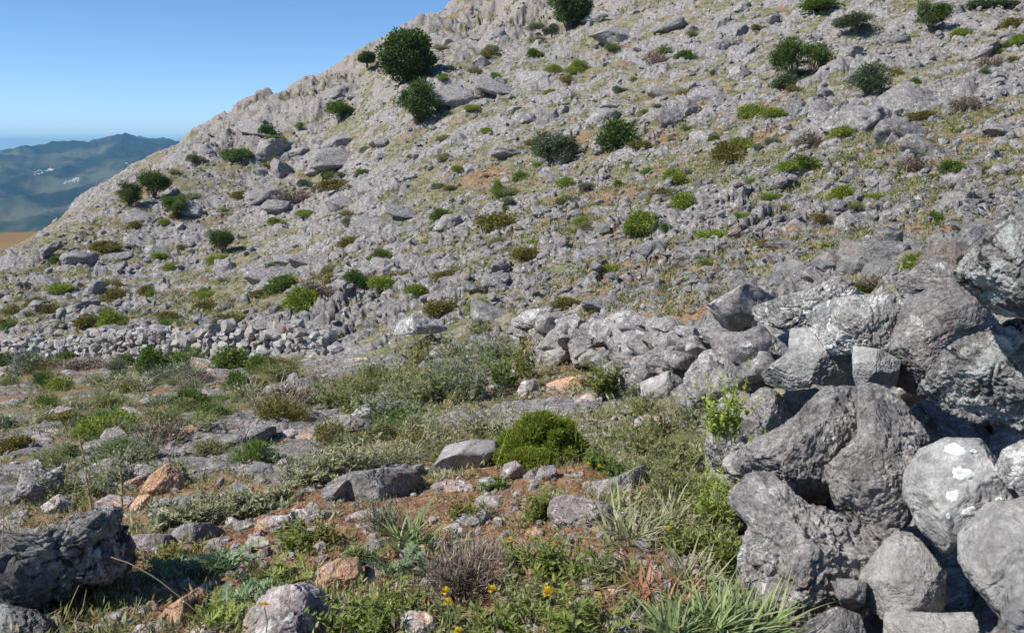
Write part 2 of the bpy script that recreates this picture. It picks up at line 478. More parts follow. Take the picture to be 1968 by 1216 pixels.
L = {
 'oak':   leaf_mat('holm_oak_leaf', [(.028,.055,.012),(.07,.12,.024),(.14,.20,.05)], .25),
 'olive': leaf_mat('olive_leaf', [(.045,.065,.03),(.10,.135,.065),(.18,.21,.12)], .15),
 'lime':  leaf_mat('broom_leaf', [(.10,.14,.016),(.22,.28,.036),(.37,.42,.085)], .4),
 'green': leaf_mat('green_shrub_leaf', [(.05,.09,.016),(.115,.18,.03),(.21,.28,.065)], .3),
 'gorse': leaf_mat('ochre_green_leaf', [(.085,.075,.022),(.18,.165,.042),(.29,.26,.075)], .25),
 'brown': leaf_mat('dry_shrub_twig', [(.10,.075,.058),(.21,.165,.13),(.36,.30,.24)], .1),
 'grey':  leaf_mat('grey_green_leaf', [(.08,.10,.055),(.18,.21,.12),(.31,.33,.21)], .25),
 'woolly':leaf_mat('woolly_leaf', [(.15,.165,.08),(.32,.33,.18),(.52,.50,.34)], .3),
 'herb':  leaf_mat('herb_leaf', [(.09,.115,.035),(.22,.245,.085),(.40,.38,.20)], .35),
 'fresh': leaf_mat('fresh_green_leaf', [(.10,.135,.026),(.22,.27,.055),(.38,.40,.14)], .4),
 'thistle':leaf_mat('thistle_leaf', [(.07,.13,.06),(.15,.23,.115),(.29,.37,.20)], .3),
 'aspho': leaf_mat('asphodel_leaf', [(.12,.17,.06),(.25,.31,.12),(.42,.46,.24)], .3),
 'straw': leaf_mat('dry_grass_blade', [(.20,.16,.08),(.36,.31,.17),(.55,.50,.32)], .3),
 'rust':  leaf_mat('rust_dry_leaf', [(.20,.09,.05),(.38,.20,.11),(.55,.36,.22)], .2),
 'flower':leaf_mat('yellow_petal', [(.75,.50,.01),(.85,.62,.02),(.9,.7,.05)], .2),
 'climb': leaf_mat('climber_leaf', [(.16,.22,.03),(.30,.37,.07),(.45,.50,.14)], .35),
 'mixed': leaf_mat('slope_grass_blade', [(.11,.115,.045),(.25,.235,.10),(.45,.39,.22)], .3),
}
def bark_mat():
    m, nt, out = mat_new('bark'); g = NT(nt)
    geo = g.n('ShaderNodeNewGeometry')
    n = g.noise(geo.outputs['Position'], 22, 6, .7)
    bs = g.n('ShaderNodeBsdfPrincipled'); bs.inputs['Roughness'].default_value = .9
    g.l(g.ramp(n, [(.3, (.05, .04, .032)), (.7, (.20, .17, .14))]), bs.inputs['Base Color'])
    g.l(bs.outputs[0], out.inputs[0]); return m
M['bark'] = bark_mat()

# ------------------------------------------------------------------ ground sheet
def build_terrain():
    naz, azm = 1240, math.radians(46)
    az = np.linspace(-azm, azm, naz)
    lr = np.concatenate([np.linspace(math.log(.4), math.log(1.8), 40, endpoint=False), np.linspace(math.log(1.8), math.log(10), 330, endpoint=False),
                         np.linspace(math.log(10), math.log(125), 640, endpoint=False), np.linspace(math.log(125), math.log(215), 60)])
    A, R = np.meshgrid(az, np.exp(lr))
    x = (np.sin(A) * R).ravel(); y = (np.cos(A) * R).ravel()
    z, rk, red, crag = terrain(x, y)
    nr = len(lr)
    i = np.arange((nr - 1) * naz).reshape(nr - 1, naz)[:, :-1].ravel()
    f = np.c_[i, i + 1, i + naz + 1, i + naz]
    me = mesh_np('hillside_ground', np.c_[x, y, z], f, M['terrain'])
    for nm, v in (('rock', rk), ('red', red), ('crag', crag)):
        at = me.attributes.new(nm, 'FLOAT', 'POINT'); at.data.foreach_set('value', v.astype(np.float32))
    o = link('ground', me); o['kind'] = 'structure'
build_terrain()

# ------------------------------------------------------------------ far country
def land_mat(name, c1, c2, c3, scale, bumpy=0):
    m, nt, out = mat_new(name); g = NT(nt)
    geo = g.n('ShaderNodeNewGeometry'); pos = geo.outputs['Position']
    n1 = g.noise(pos, scale, 8, .65); n2 = g.noise(pos, scale * 7, 6, .7)
    col = g.mix(g.step(n1, .45, .62), g.mix(n2, c1, c2), c3)
    bs = g.n('ShaderNodeBsdfPrincipled'); bs.inputs['Roughness'].default_value = 1.0; bs.inputs['Specular IOR Level'].default_value = 0
    g.l(col, bs.inputs['Base Color']); g.l(bs.outputs[0], out.inputs[0]); return m
M['forest'] = land_mat('far_woodland', (.012, .022, .012), (.035, .045, .022), (.10, .10, .06), .0022)
M['bare'] = land_mat('far_bare_hill', (.13, .10, .07), (.26, .2, .15), (.08, .08, .05), .004)
M['field'] = land_mat('dry_field', (.17, .115, .062), (.25, .175, .10), (.20, .14, .075), .03)

def sheet(name, x, y, z, shape, mat):
    nr, na = shape
    i = np.arange((nr - 1) * na).reshape(nr - 1, na)[:, :-1].ravel()
    o = link(name, mesh_np(name, np.c_[x, y, z], np.c_[i, i + 1, i + na + 1, i + na], mat)); o['kind'] = 'structure'
    return o

def far_height(x, y):
    az = np.degrees(np.arctan2(x, y)); r = np.hypot(x, y)
    # ridge lines as elevation seen from the camera: (azimuth, metres) at their own distance
    def ridge(rc, wid, prof, seed, rough):
        top = np.interp(az, [a for a, _ in prof], [b for _, b in prof])
        n = fbm(np.c_[x / 700, y / 700, x * 0], 5, seed)
        return (top + 330 + rough * n) * np.exp(-((r - rc) / np.where(r < rc, wid, wid * .7)) ** 2)
    n = fbm(np.c_[x / 900, y / 900, x * 0], 6, 3)
    fine = fbm(np.c_[x / 260, y / 260, x * 0], 4, 6, ridged=True)
    rd = fbm(np.c_[x / 650, y / 650, x * 0], 6, 8, ridged=True)
    h = -330 + 25 * n
    h = np.maximum(h, -330 + ridge(6200, 2600, [(-60, -150), (-34, -120), (-31, -108), (-27, -70), (-25.5, -62), (-24.2, -14), (-22.6, -14), (-21, -18), (-15, -50), (60, -60)], 12, 38) + 48 * rd * np.exp(-((r - 5600) / 2500) ** 2))
    h = np.maximum(h, -330 + ridge(15000, 2600, [(-60, -60), (-33, -60), (-30, -95), (-26, -60), (-20, -30), (60, 0)], 15, 40))
    return h + CAMZ + 18 * fine - 14

def build_far():
    az = np.radians(np.linspace(-52, -2, 620))
    r = np.exp(np.linspace(math.log(900), math.log(20000), 330))
    A, R = np.meshgrid(az, r); x = (np.sin(A) * R).ravel(); y = (np.cos(A) * R).ravel()
    sheet('hills', x, y, far_height(x, y), A.shape, M['forest'])
    # plain that carries the hills out to the horizon
    az = np.radians(np.linspace(-180, 180, 97)); r = np.array([5., 900, 4000, 20000, 45000])
    A, R = np.meshgrid(az, r); x = (np.sin(A) * R).ravel(); y = (np.cos(A) * R).ravel()
    sheet('plain', x, y, np.full_like(x, -360.0), A.shape, M['forest'])
    # the dry field on the spur below the slope
    az = np.radians(np.linspace(-52, -14, 90)); r = np.linspace(125, 420, 60)
    A, R = np.meshgrid(az, r); x = (np.sin(A) * R).ravel(); y = (np.cos(A) * R).ravel()
    tt = -0.0847 - .022 * ((R.ravel() - 330) / 200) ** 2 * np.where(R.ravel() < 330, 1, 4)
    z = CAMZ + R.ravel() * tt + 1.0 * fbm(np.c_[x / 40, y / 40, x * 0], 4, 4)
    sheet('field', x, y, z, A.shape, M['field'])
build_far()

# ------------------------------------------------------------------ rocks
def crag_noise(p, rough, seed):
    """displacement along the normal for a unit-sized rock"""
    n = .085 * fbm(p * 1.5, 3, seed) + .05 * fbm(p * 3.4, 4, seed + 5, ridged=True) + .032 * fbm(p * 9, 4, seed + 9, ridged=True)
    n = n - .06 * smooth(.15, .35, pnoise(p * 4.3, seed + 11)) - .045 * smooth(.2, .34, pnoise(p * 9.1, seed + 12)) - .022 * smooth(.15, .3, pnoise(p * 19, seed + 13)) + .005 * fbm(p * 24, 2, seed + 14, ridged=True)
    # sharp joints that break the block
    q = p + .09 * np.c_[pnoise(p * 2.2, seed + 20), pnoise(p * 2.2, seed + 21), pnoise(p * 2.2, seed + 22)]
    for k in range(3):
        nn = np.random.default_rng(seed * 7 + k).normal(size=3); nn /= np.linalg.norm(nn)
        d = np.abs(((q @ nn) * 1.15 + k * .37) % 1.0 - .5)
        n = n - .09 * smooth(.07, 0.0, d) * smooth(-.1, .25, pnoise(p * 1.1, seed + 30 + k))
    return n * rough

def rock_unit(level, seed, power=3.2, cuts=16, rough=.8):
    r = np.random.default_rng(seed)
    v, f = ico(level)
    p = v / (np.abs(v) ** power).sum(1)[:, None] ** (1 / power)
    for k in range(cuts):
        n = r.normal(size=3); n /= np.linalg.norm(n); d = r.uniform(.5, .95)
        over = np.maximum(0, p @ n - d)
        p = p - n * (over * .97)[:, None]
    p = p * (1 + crag_noise(v * 1.3 + p * .5, rough, seed % 97))[:, None]
    return p, f

def rock_unit_mesh(name, level, seed, mat, **kw):
    p, f = rock_unit(level, seed, **kw)
    return mesh_np(name, p, f, mat, smoothed=level >= 4)

def poly_radius(poly, c, th):
    """distance from c to the outline along each angle"""
    d = np.c_[np.cos(th), np.sin(th)]
    best = np.zeros(len(th))
    q = np.asarray(poly, float) - c
    for a, b in zip(q, np.roll(q, -1, 0)):
        e = b - a
        den = d[:, 0] * e[1] - d[:, 1] * e[0]
        den = np.where(np.abs(den) < 1e-9, 1e-9, den)
        t = (a[0] * e[1] - a[1] * e[0]) / den
        s = (a[0] * d[:, 1] - a[1] * d[:, 0]) / den
        ok = (s >= -1e-6) & (s <= 1 + 1e-6) & (t > 0)
        best = np.where(ok, np.maximum(best, t), best)
    return best

def outline_rock(name, poly, Z, thick, mat, seed, label, cat='boulder', group=None, level=6, rough=1.0, cuts=24, grow=1.08, lean=0.0, facet=.93):
    """a boulder with the outline poly (photograph pixels) standing Z metres off, thick metres deep"""
    poly = np.array(poly, float); r = np.random.default_rng(seed)
    c = poly.mean(0)
    Zc = Z + thick * .35
    o = P(c[0], c[1], Zc)
    fwd = o - np.array([0, 0, CAMZ]); fwd /= np.linalg.norm(fwd)
    right = np.cross(fwd, [0, 0, 1.0]); right /= np.linalg.norm(right); up = np.cross(right, fwd)
    v, f = ico(level)
    th_t = np.linspace(-math.pi, math.pi, 361)
    rad_t = poly_radius(poly * [1, -1], c * [1, -1], th_t)
    k = np.ones(9) / 9
    rad_t = .45 * rad_t + .55 * np.convolve(np.r_[rad_t[-5:-1], rad_t, rad_t[1:5]], k, 'valid')
    rad_t *= grow * Z / F
    th = np.arctan2(v[:, 1], v[:, 0]); rho = np.hypot(v[:, 0], v[:, 1])
    R = np.interp(th, th_t, rad_t)
    s = rho ** .5
    p = np.c_[np.cos(th) * R * s, np.sin(th) * R * s, np.sign(v[:, 2]) * np.abs(v[:, 2]) ** .75 * thick * .5]
    size = rad_t.mean()
    for q in range(cuts):                       # broken faces towards the open side
        n = np.array([r.normal() * 1.0, r.normal() * 1.0, -1.0]); n /= np.linalg.norm(n)
        d = np.percentile(p @ n, 100) * r.uniform(.72, .97)
        over = np.maximum(0, p @ n - d)
        p = p - n * (over * facet)[:, None]
    pn = p / size
    disp = crag_noise(pn * 1.4 + seed, rough, seed % 89) * .55
    beds = np.sin((pn[:, 1] * 3.2 + pn[:, 0] * -1.8 + fbm(pn * 1.1, 3, seed % 31) * .5) * 2.6)
    disp = disp + .013 * rough * np.sign(beds) * np.abs(beds) ** .5
    nv = p / np.array([size, size, thick * .5]) ** 2 * size
    nv /= np.linalg.norm(nv, axis=1)[:, None] + 1e-9
    p = p + nv * (disp * size)[:, None]
    p[:, 2] -= lean * p[:, 1]
    me = mesh_np(name, p, f, mat)
    ob = link(name, me)
    ob.matrix_world = Matrix(((right[0], up[0], fwd[0], o[0]), (right[1], up[1], fwd[1], o[1]), (right[2], up[2], fwd[2], o[2]), (0, 0, 0, 1)))
    tag(ob, label, cat, group)
    return ob

def q3(*pts): return [(1308 + x / 2.965, 806 + y / 2.965) for x, y in pts]
def q6(*pts): return [(1308 + x / 2.965, 400 + y / 2.965) for x, y in pts]
def q5(*pts): return [(660 + x / 2.965, 400 + y / 2.965) for x, y in pts]
def q1(*pts): return [(x / 2.965, 806 + y / 2.965) for x, y in pts]
def q2(*pts): return [(660 + x / 2.965, 806 + y / 2.965) for x, y in pts]

G_PILE = 'boulders of the near wall'
def W(poly, Z, th, m, seed, label, **kw):
    return outline_rock('boulder', poly, Z, th, M[m], seed, label, 'boulder', G_PILE, **{'level': 7, **kw})
W(q6((1900,20),(1780,130),(1650,330),(1610,400),(1700,490),(1850,600),(1957,615),(2300,600),(2300,-80),(2010,-60)), 2.55, .7, 'rock_black', 1, 'overhanging pale boulder blotched with black lichen, topmost at the right end of the wall', lean=.35)
W(q6((1270,540),(1440,420),(1600,430),(1725,560),(1690,650),(1560,670),(1500,850),(1480,900),(1400,1080),(1250,1050),(1215,900),(1235,700)), 3.7, .75, 'rock', 2, 'tall blunt grey boulder just left of the black gap under the overhanging boulder', rough=.7, grow=1.03, lean=-.25)
W(q6((700,620),(900,530),(1260,480),(1330,530),(1240,660),(1230,835),(1130,800),(960,830),(900,850),(800,740)), 4.1, .7, 'rock_pale', 3, 'boulder with a broad white lichen streak beside the tall blunt boulder')
W(q6((985,800),(1130,812),(1230,860),(1220,1000),(1130,990),(1040,1080),(1000,960)), 3.75, .45, 'rock_smooth', 4, 'small wedge shaped grey stone hanging over a black gap under the streaked boulder', rough=.6, lean=.4)
W(q6((1590,780),(1860,625),(1957,615),(2250,600),(2250,1280),(1750,1230),(1390,1150),(1400,1080),(1480,920)), 2.95, .8, 'rock_black', 5, 'rough pitted boulder half in shadow below the overhanging boulder', grow=1.02, lean=.15, rough=1.3)
W(q6((620,700),(900,660),(985,830),(900,1000),(750,985),(640,1040),(500,1020),(480,960),(620,830)), 4.3, .6, 'rock_smooth', 6, 'leaning smooth grey slab left of the small wedge shaped stone', rough=.6)
W(q6((170,780),(250,720),(500,720),(620,800),(630,840),(490,960),(480,1010),(330,920),(240,890)), 5.0, .6, 'rock', 7, 'rounded grey boulder above the yellow-green climber', rough=.7)
W([(1419,805),(1456,747),(1497,764),(1510,800),(1500,830),(1470,850),(1430,900),(1395,922),(1368,880),(1372,840)], 4.4, .6, 'rock', 8, 'upright brownish grey boulder beside the yellow-green climber', grow=1.15)
W(q6((420,590),(540,540),(740,470),(900,405),(1040,520),(980,600),(900,650),(620,700),(450,660)), 5.2, .6, 'rock_pale', 9, 'jagged pale ridge boulder on top of the near wall below a yellow-green shrub', rough=1.3)
W(q6((1255,450),(1400,315),(1500,325),(1620,380),(1740,550),(1690,580),(1600,440),(1440,440),(1300,520)), 4.6, .6, 'rock', 10, 'rough grey boulder with rusty hollows crowning the wall left of the overhanging boulder', rough=1.3)
W(q3((340,290),(420,180),(620,60),(780,-150),(1000,-160),(1050,100),(900,300),(720,540),(520,390)), 3.35, .6, 'rock', 11, 'long slanting grey slab with a pale upper edge, middle of the near wall', grow=1.2)
W(q3((1000,-150),(1110,-165),(1250,-60),(1355,90),(1320,280),(1300,500),(1230,610),(1000,580),(870,330),(1030,120)), 3.1, .6, 'rock', 12, 'cracked boulder with rusty patches between the slanting slab and the white-spotted boulder', grow=1.14)
W(q3((325,560),(400,380),(520,385),(700,535),(1000,565),(1215,615),(1060,890),(910,1110),(640,1210),(430,1000),(395,870),(440,660)), 2.95, .7, 'rock', 13, 'big craggy blue-grey boulder rising from the strappy leaves at the foot of the wall', rough=1.2, grow=1.2)
W(q3((1040,940),(1200,640),(1290,635),(1380,715),(1485,830),(1495,1000),(1450,1115),(1190,1160),(1050,1090)), 2.7, .5, 'rock_smooth', 14, 'smooth grey triangular boulder with a rusty crack and one white lichen spot', rough=.55, grow=1.03)
_w5 = W(q3((1285,370),(1360,200),(1480,120),(1670,95),(1735,180),(1795,290),(1920,420),(1740,560),(1620,720),(1550,785),(1400,650),(1310,500)), 2.7, .6, 'rock_smooth', 15, 'rounded grey boulder with large white lichen spots', rough=.5, cuts=8, grow=1.04, lean=.1)
W(q3((1700,500),(1900,430),(2300,440),(2300,1500),(2000,1400),(1850,1130),(1720,1010),(1605,870),(1590,720)), 2.4, .7, 'rock_smooth', 16, 'large smooth rounded boulder at the bottom of the right edge', rough=.5, cuts=9, grow=1.03, lean=.1)
W(q3((1850,200),(1957,120),(2150,110),(2150,420),(1900,395),(1820,320)), 2.5, .35, 'rock_pale', 17, 'small pale stone wedged above the white-spotted boulder', rough=.7)
W(q3((1190,1160),(1450,1110),(1620,1060),(1700,1216),(1560,1400),(1190,1400)), 2.5, .5, 'rock_smooth', 18, 'flat-topped grey stone beneath the smooth triangular boulder', rough=.6)
W(q3((735,1190),(880,1080),(1000,1100),(1045,1216),(1010,1380),(740,1380)), 2.6, .45, 'rock_pale', 19, 'white-capped stone at the very foot of the wall', rough=.7)
W(q3((890,920),(1045,915),(1040,1040),(950,1085),(885,1000)), 2.75, .3, 'rock', 20, 'small knobbly stone squeezed between the craggy boulder and the triangular boulder', level=5)
# white lichen spots lie on the rounded boulder
def lichen_spots(ob, spots):
    """thin crusts hugging the stone, as one part of it"""
    mw = ob.matrix_world.copy(); inv = mw.inverted(); me = ob.data
    bm = bmesh.new(); bm.from_mesh(me); bm.verts.ensure_lookup_table()
    from mathutils.bvhtree import BVHTree
    t = BVHTree.FromBMesh(bm); co = inv @ Vector((0, 0, CAMZ))
    for k, (px, py, w, h) in enumerate(spots):
        vs, fs = [], []
        ctr = len(vs); n, m = 40, 5
        for j in range(m + 1):
            for i in range(n if j else 1):
                a = 2 * math.pi * i / n; rr = j / m
                wob = 1 + .16 * math.sin(2 * a + k) + .10 * math.sin(3 * a + 2 * k) + .05 * math.sin(7 * a + k) + .04 * math.sin(11 * a + 3 * k)
                x = px + math.cos(a) * w * .5 * rr * wob; y = py + math.sin(a) * h * .5 * rr * wob
                d = (inv @ Vector(P(x, y, 1.0)) - co).normalized()
                loc, nor, _, _ = t.ray_cast(co, d)
                if loc is None: loc, nor = vs[-1] if vs else Vector((0, 0, 0)), Vector((0, 0, -1))
                vs.append(loc + nor * (.0035 if j < m else -.002))
        for i in range(n):
            fs.append((ctr, ctr + 1 + i, ctr + 1 + (i + 1) % n, ctr + 1 + (i + 1) % n))
            for j in range(1, m):
                a0 = ctr + 1 + (j - 1) * n; b0 = a0 + n
                fs.append((a0 + i, b0 + i, b0 + (i + 1) % n, a0 + (i + 1) % n))
        me2 = bpy.data.meshes.new('lichen_spot')
        me2.from_pydata([v[:] for v in vs], [], [tuple(dict.fromkeys(q)) for q in fs])
        me2.materials.append(M['lichen']); me2.polygons.foreach_set('use_smooth', [True] * len(me2.polygons))
        link('lichen_spot', me2, ob)
    bm.free()
m_, nt_, out_ = mat_new('white_lichen'); g_ = NT(nt_)
geo_ = g_.n('ShaderNodeNewGeometry'); nz_ = g_.noise(geo_.outputs['Position'], 60, 6, .7)
bs_ = g_.n('ShaderNodeBsdfPrincipled'); bs_.inputs['Roughness'].default_value = .95
g_.l(g_.ramp(nz_, [(.3, (.42, .43, .41)), (.6, (.66, .67, .65))]), bs_.inputs['Base Color']); g_.l(bs_.outputs[0], out_.inputs[0])
M['lichen'] = m_
lichen_spots(_w5, [(1308+1560/2.965, 806+170/2.965, 44, 24), (1308+1608/2.965, 806+310/2.965, 40, 30), (1308+1553/2.965, 806+435/2.965, 24, 28),
                   (1308+1650/2.965, 806+522/2.965, 32, 18), (1308+1815/2.965, 806+455/2.965, 20, 9), (1308+1525/2.965, 806+548/2.965, 10, 11), (1308+1670/2.965, 806+180/2.965, 16, 8)])

# stones of the middle stretch of the wall
def Wm(poly, Z, m, seed, label, **kw):
    w = np.ptp(np.array(poly)[:, 0]) * Z / F
    return outline_rock('wall_stone', poly, Z, w * .9, M[m], seed, label, 'stone', 'stones of the near wall', level=5, **kw)
Wm(q5((930,665),(1050,590),(1180,568),(1215,650),(1180,695),(1080,690)), 12.6, 'rock', 31, 'largest whitish stone capping the wall behind the tall scrub', rough=1.3)
Wm(q5((1135,760),(1200,690),(1300,700),(1335,760),(1180,812)), 11.6, 'rock_smooth', 32, 'smooth grey stone beside the right end of the tall scrub')
Wm(q5((1200,640),(1330,605),(1420,680),(1420,770),(1310,770)), 11.2, 'rock', 33, 'pale pitted stone just right of the capping stone')
Wm(q5((1415,690),(1560,600),(1660,590),(1755,700),(1740,790),(1560,770),(1460,760)), 9.6, 'rock', 34, 'widest pale stone of the wall above the leafy climber tuft', rough=1.2)
Wm(q5((1290,800),(1430,770),(1425,880),(1320,905)), 10.6, 'rock', 35, 'grey stone low in the wall behind the pinkish flat rock')
Wm(q5((1140,845),(1260,785),(1280,850),(1165,915)), 11.2, 'rock_smooth', 36, 'pale slanting stone at the wall foot next to the scrub')
Wm(q5((1575,930),(1700,900),(1760,960),(1700,1060),(1590,1050)), 7.6, 'rock', 37, 'rounded stone at the wall foot right of the fresh green bush')
Wm(q5((1700,1000),(1860,930),(1950,1000),(1900,1100),(1720,1120)), 7.2, 'rock_smooth', 38, 'smooth blue-grey stone at the foot of the wall near the climber')
Wm(q5((1680,870),(1800,790),(1960,820),(1900,940),(1740,950)), 7.6, 'rock', 39, 'hunched grey stone in the wall above the smooth blue-grey stone')
Wm(q5((285,720),(330,640),(400,615),(610,690),(520,715),(330,715)), 15.5, 'rock_pale', 40, 'long pale stone capping the broken wall end left of the scrub')
Wm(q6((0,760),(180,650),(330,720),(180,800),(60,830)), 7.6, 'rock', 41, 'bright lichened stone on the wall top left of the rounded boulder')
Wm(q6((20,980),(120,820),(230,900),(210,1080),(90,1140)), 5.9, 'rock', 42, 'rough grey stone at the wall foot left of the climber')
Wm(q6((300,540),(420,490),(450,580),(360,620),(250,600)), 8.0, 'rock_pale', 43, 'pale rounded stone on the slope edge beside a tiny green plant')

proto = [rock_unit_mesh('boulder_shape', 4, 100 + k, M['rock_far'], power=(2.6 if k % 3 else 4.5), cuts=10, rough=1.0) for k in range(14)]
protow = [rock_unit_mesh('wall_stone_shape', 4, 200 + k, M['rock'], power=4.5, cuts=18, rough=.7) for k in range(10)]
def put_rock(name, me, x, y, z, sx, sy, sz, rz, rx=0, ry=0):
    o = link(name, me, None, (x, y, z)); o.scale = (sx, sy, sz); o.rotation_euler = (rx, ry, rz); return o

# fill the wall between the named stones
r_ = np.random.default_rng(3)
WTOP = [(760, 625), (900, 622), (1000, 600), (1100, 605), (1200, 608), (1290, 615), (1370, 640), (1430, 650), (1475, 640), (1600, 600)]
for i in range(120):
    t = r_.random() ** .8
    px = 985 + t * 470
    wz = np.interp(px, [w[0] for w in WALL], [w[2] for w in WALL]); foot = np.interp(px, [w[0] for w in WALL], [w[1] for w in WALL])
    top = np.interp(px, [w[0] for w in WTOP], [w[1] for w in WTOP])
    u = r_.random(); py = foot + (top - foot) * u
    Z = wz + .25 + .55 * u
    s = r_.uniform(.09, .22) * (1 if px < 1300 else .9)
    q = P(px, py, Z)
    o = put_rock('wall_stone', protow[i % 10], *q, s * r_.uniform(.9, 1.4), s, s * r_.uniform(.65, 1.0), r_.uniform(0, 6.28), r_.uniform(-.3, .3), r_.uniform(-.3, .3))
    up = 'upper' if u > .55 else 'lower'
    where = 'behind the scrub end' if px < 1120 else ('above the fresh green bush' if px < 1270 else 'left of the upright boulder')
    tag(o, f'plain grey stone in the {up} courses of the wall {where}', 'stone', f'plain {up} stones of the wall {where}')
# rubble core behind the big boulders
for i in range(46):
    t = r_.random(); px = 1420 + 640 * t; py = r_.uniform(620, 1216) - 60 * (1 - t)
    Z = np.interp(px, [1400, 1500, 1700, 1968, 2100], [5.8, 4.9, 4.45, 3.9, 3.7]) + np.interp(py, [600, 1216], [1.4, -.55]) + r_.uniform(-.1, .3)
    s = r_.uniform(.2, .36)
    q = P(px, py, Z)
    o = put_rock('wall_stone', protow[i % 10], *q, s * 1.3, s, s, r_.uniform(0, 6.28), r_.uniform(-.4, .4), 0)
    tag(o, 'grey stone deep in the gaps behind the big boulders of the near wall', 'stone', 'stones in the gaps behind the big boulders')

# the long dry stone wall on the left
def far_wall():
    r = np.random.default_rng(9)
    pts = _wp[:6]; seg = np.r_[0, np.cumsum(np.linalg.norm(np.diff(pts[:, :2], axis=0), axis=1))]
    Lw = seg[-1]; vs, fs, n = [], [], 0
    protos = [rock_unit(3, 300 + k, power=5.5, cuts=10, rough=.45) for k in range(8)]
    Hs = np.interp(seg, seg, [.8, .8, .85, .92, .85, .25])
    s = 0.0
    def place(s, h, size, off=0.0):
        nonlocal n
        x = np.interp(s, seg, pts[:, 0]); y = np.interp(s, seg, pts[:, 1])
        p, f = protos[r.integers(8)]
        sc_ = size * np.array([r.uniform(.9, 1.45), r.uniform(.8, 1.1), r.uniform(.6, .95)])
        a = r.uniform(0, 6.28); R = np.array([[math.cos(a), -math.sin(a), 0], [math.sin(a), math.cos(a), 0], [0, 0, 1]])
        b = r.uniform(-.35, .35); Rx = np.array([[1, 0, 0], [0, math.cos(b), -math.sin(b)], [0, math.sin(b), math.cos(b)]])
        q = (p * sc_) @ Rx.T @ R.T + np.array([x + r.normal() * .05, y + off + r.normal() * .06, ground(x, y)[0] * 0 + gz + h])
        vs.append(q); fs.append(f + n); n += len(q)
    ss = np.linspace(0, Lw, 60)
    gzs = np.interp(ss, seg, pts[:, 2])
    for row in range(8):
        s = r.uniform(0, .2)
        while s < Lw:
            H = np.interp(s, seg, Hs) * (1 + .16 * math.sin(s * 1.7) * .6 + .1 * math.sin(s * .53))
            gz = float(np.interp(s, ss, gzs))
            h = -.05 + row * .16 + r.normal() * .03
            size = .075 + .12 * r.random() ** 1.6 * (1.25 if row == 0 else 1)
            if h < H:
                place(s, h, size, -.02 * row + .12); 
                place(s + r.uniform(-.1, .1), h, size, .12 + .25)
            s += size * 1.75
    me = mesh_np('dry_stone_wall', np.vstack(vs), np.vstack(fs), M['wall_far'], smoothed=False)
    o = link('dry_stone_wall', me)
    tag(o, 'long low dry stone wall of small grey stones crossing the foot of the slope', 'wall')
far_wall()

# rocks in the foreground
def FR(poly, Z, th, m, seed, label, **kw):
    q = np.array(poly)
    if seed not in (51, 54, 55): Z = hit(q[:, 0].mean(), q[:, 1].max() - .12 * np.ptp(q[:, 1]))[2] - .02
    return outline_rock('rock', poly, Z, th, M[m], seed, label, 'rock', None, **kw)
FR(q1(*[(a_, b_ + 85) for a_, b_ in [(-200,560),(20,510),(110,515),(200,555),(330,560),(450,505),(640,500),(660,640),(690,760),(720,800),(660,860),(560,900),(480,880),(400,870),(330,960),(100,1010),(-200,1020)]]), 3.25, .62, 'rock_dark', 51, 'dark jagged boulder with a sharp overhanging corner at the bottom left', rough=2.0, cuts=4, facet=.6, lean=.3)
FR(q1((60,470),(130,370),(170,250),(240,240),(250,320),(355,290),(360,420),(300,430),(240,500),(120,520)), 4.9, .5, 'rock_pale', 52, 'whitish pointed rock standing behind the dark jagged boulder', rough=1.2)
FR(q1((250,480),(340,430),(410,480),(400,540),(280,550)), 4.7, .25, 'rock_pink', 53, 'small tan rock leaning on the whitish pointed rock', level=5)
FR(q1((-150,1060),(10,1040),(120,1080),(260,1180),(380,1240),(300,1400),(-150,1400)), 2.95, .4, 'rock_dark', 54, 'dark lichened rock cut by the bottom left corner')
FR(q1((380,1170),(560,1150),(800,1165),(860,1190),(880,1300),(400,1300)), 3.05, .4, 'rock_smooth', 55, 'shaded blue-grey slab along the bottom edge left of the orange stones', rough=.6)
FR(q1((790,420),(870,320),(960,265),(1020,310),(1060,400),(1040,430),(900,445),(800,450)), 5.6, .3, 'rock_orange', 56, 'bright orange pyramid shaped rock')
FR(q1((720,350),(830,310),(870,330),(800,400),(730,380)), 5.9, .3, 'rock_orange', 57, 'low orange rock just left of the orange pyramid rock', level=5)
FR(q1((730,500),(800,430),(850,440),(840,500),(770,530)), 5.1, .2, 'rock_orange', 58, 'small orange rock below the orange pyramid rock', level=5)
FR(q2((500,310),(540,230),(590,150),(740,120),(860,130),(890,190),(800,250),(660,300)), 6.0, .35, 'rock_smooth', 59, 'smooth flat grey slab left of the round green bush', rough=.4, cuts=4)
FR(q2((-110,400),(-60,340),(60,300),(250,290),(400,300),(470,360),(430,440),(250,500),(40,480),(-90,470)), 5.3, .55, 'rock', 60, 'wide grey slab with orange stains in the middle of the ground', rough=.8)
FR(q1((1460,600),(1530,550),(1650,560),(1690,600),(1640,640),(1500,660)), 4.55, .25, 'rock_pink', 61, 'pale pink rounded rock, left one of a pair', level=5)
FR(q1((1660,560),(1680,500),(1780,520),(1940,540),(1920,590),(1780,610),(1690,600)), 4.6, .25, 'rock_pink', 62, 'whitish knobbly rock, right one of a pale pair', level=5)
FR(q1((1800,920),(1850,830),(1940,800),(2040,800),(2070,900),(2040,980),(1900,1000),(1830,980)), 3.6, .28, 'rock_orange', 63, 'smooth tan boulder above the yellow flower', rough=.5)
FR(q1((1370,1200),(1430,1080),(1560,970),(1720,960),(1830,1000),(1880,1130),(1860,1210),(1900,1350),(1360,1350)), 3.1, .4, 'rock_pink', 64, 'rough pinkish boulder behind the yellow flower at the bottom', rough=1.1)
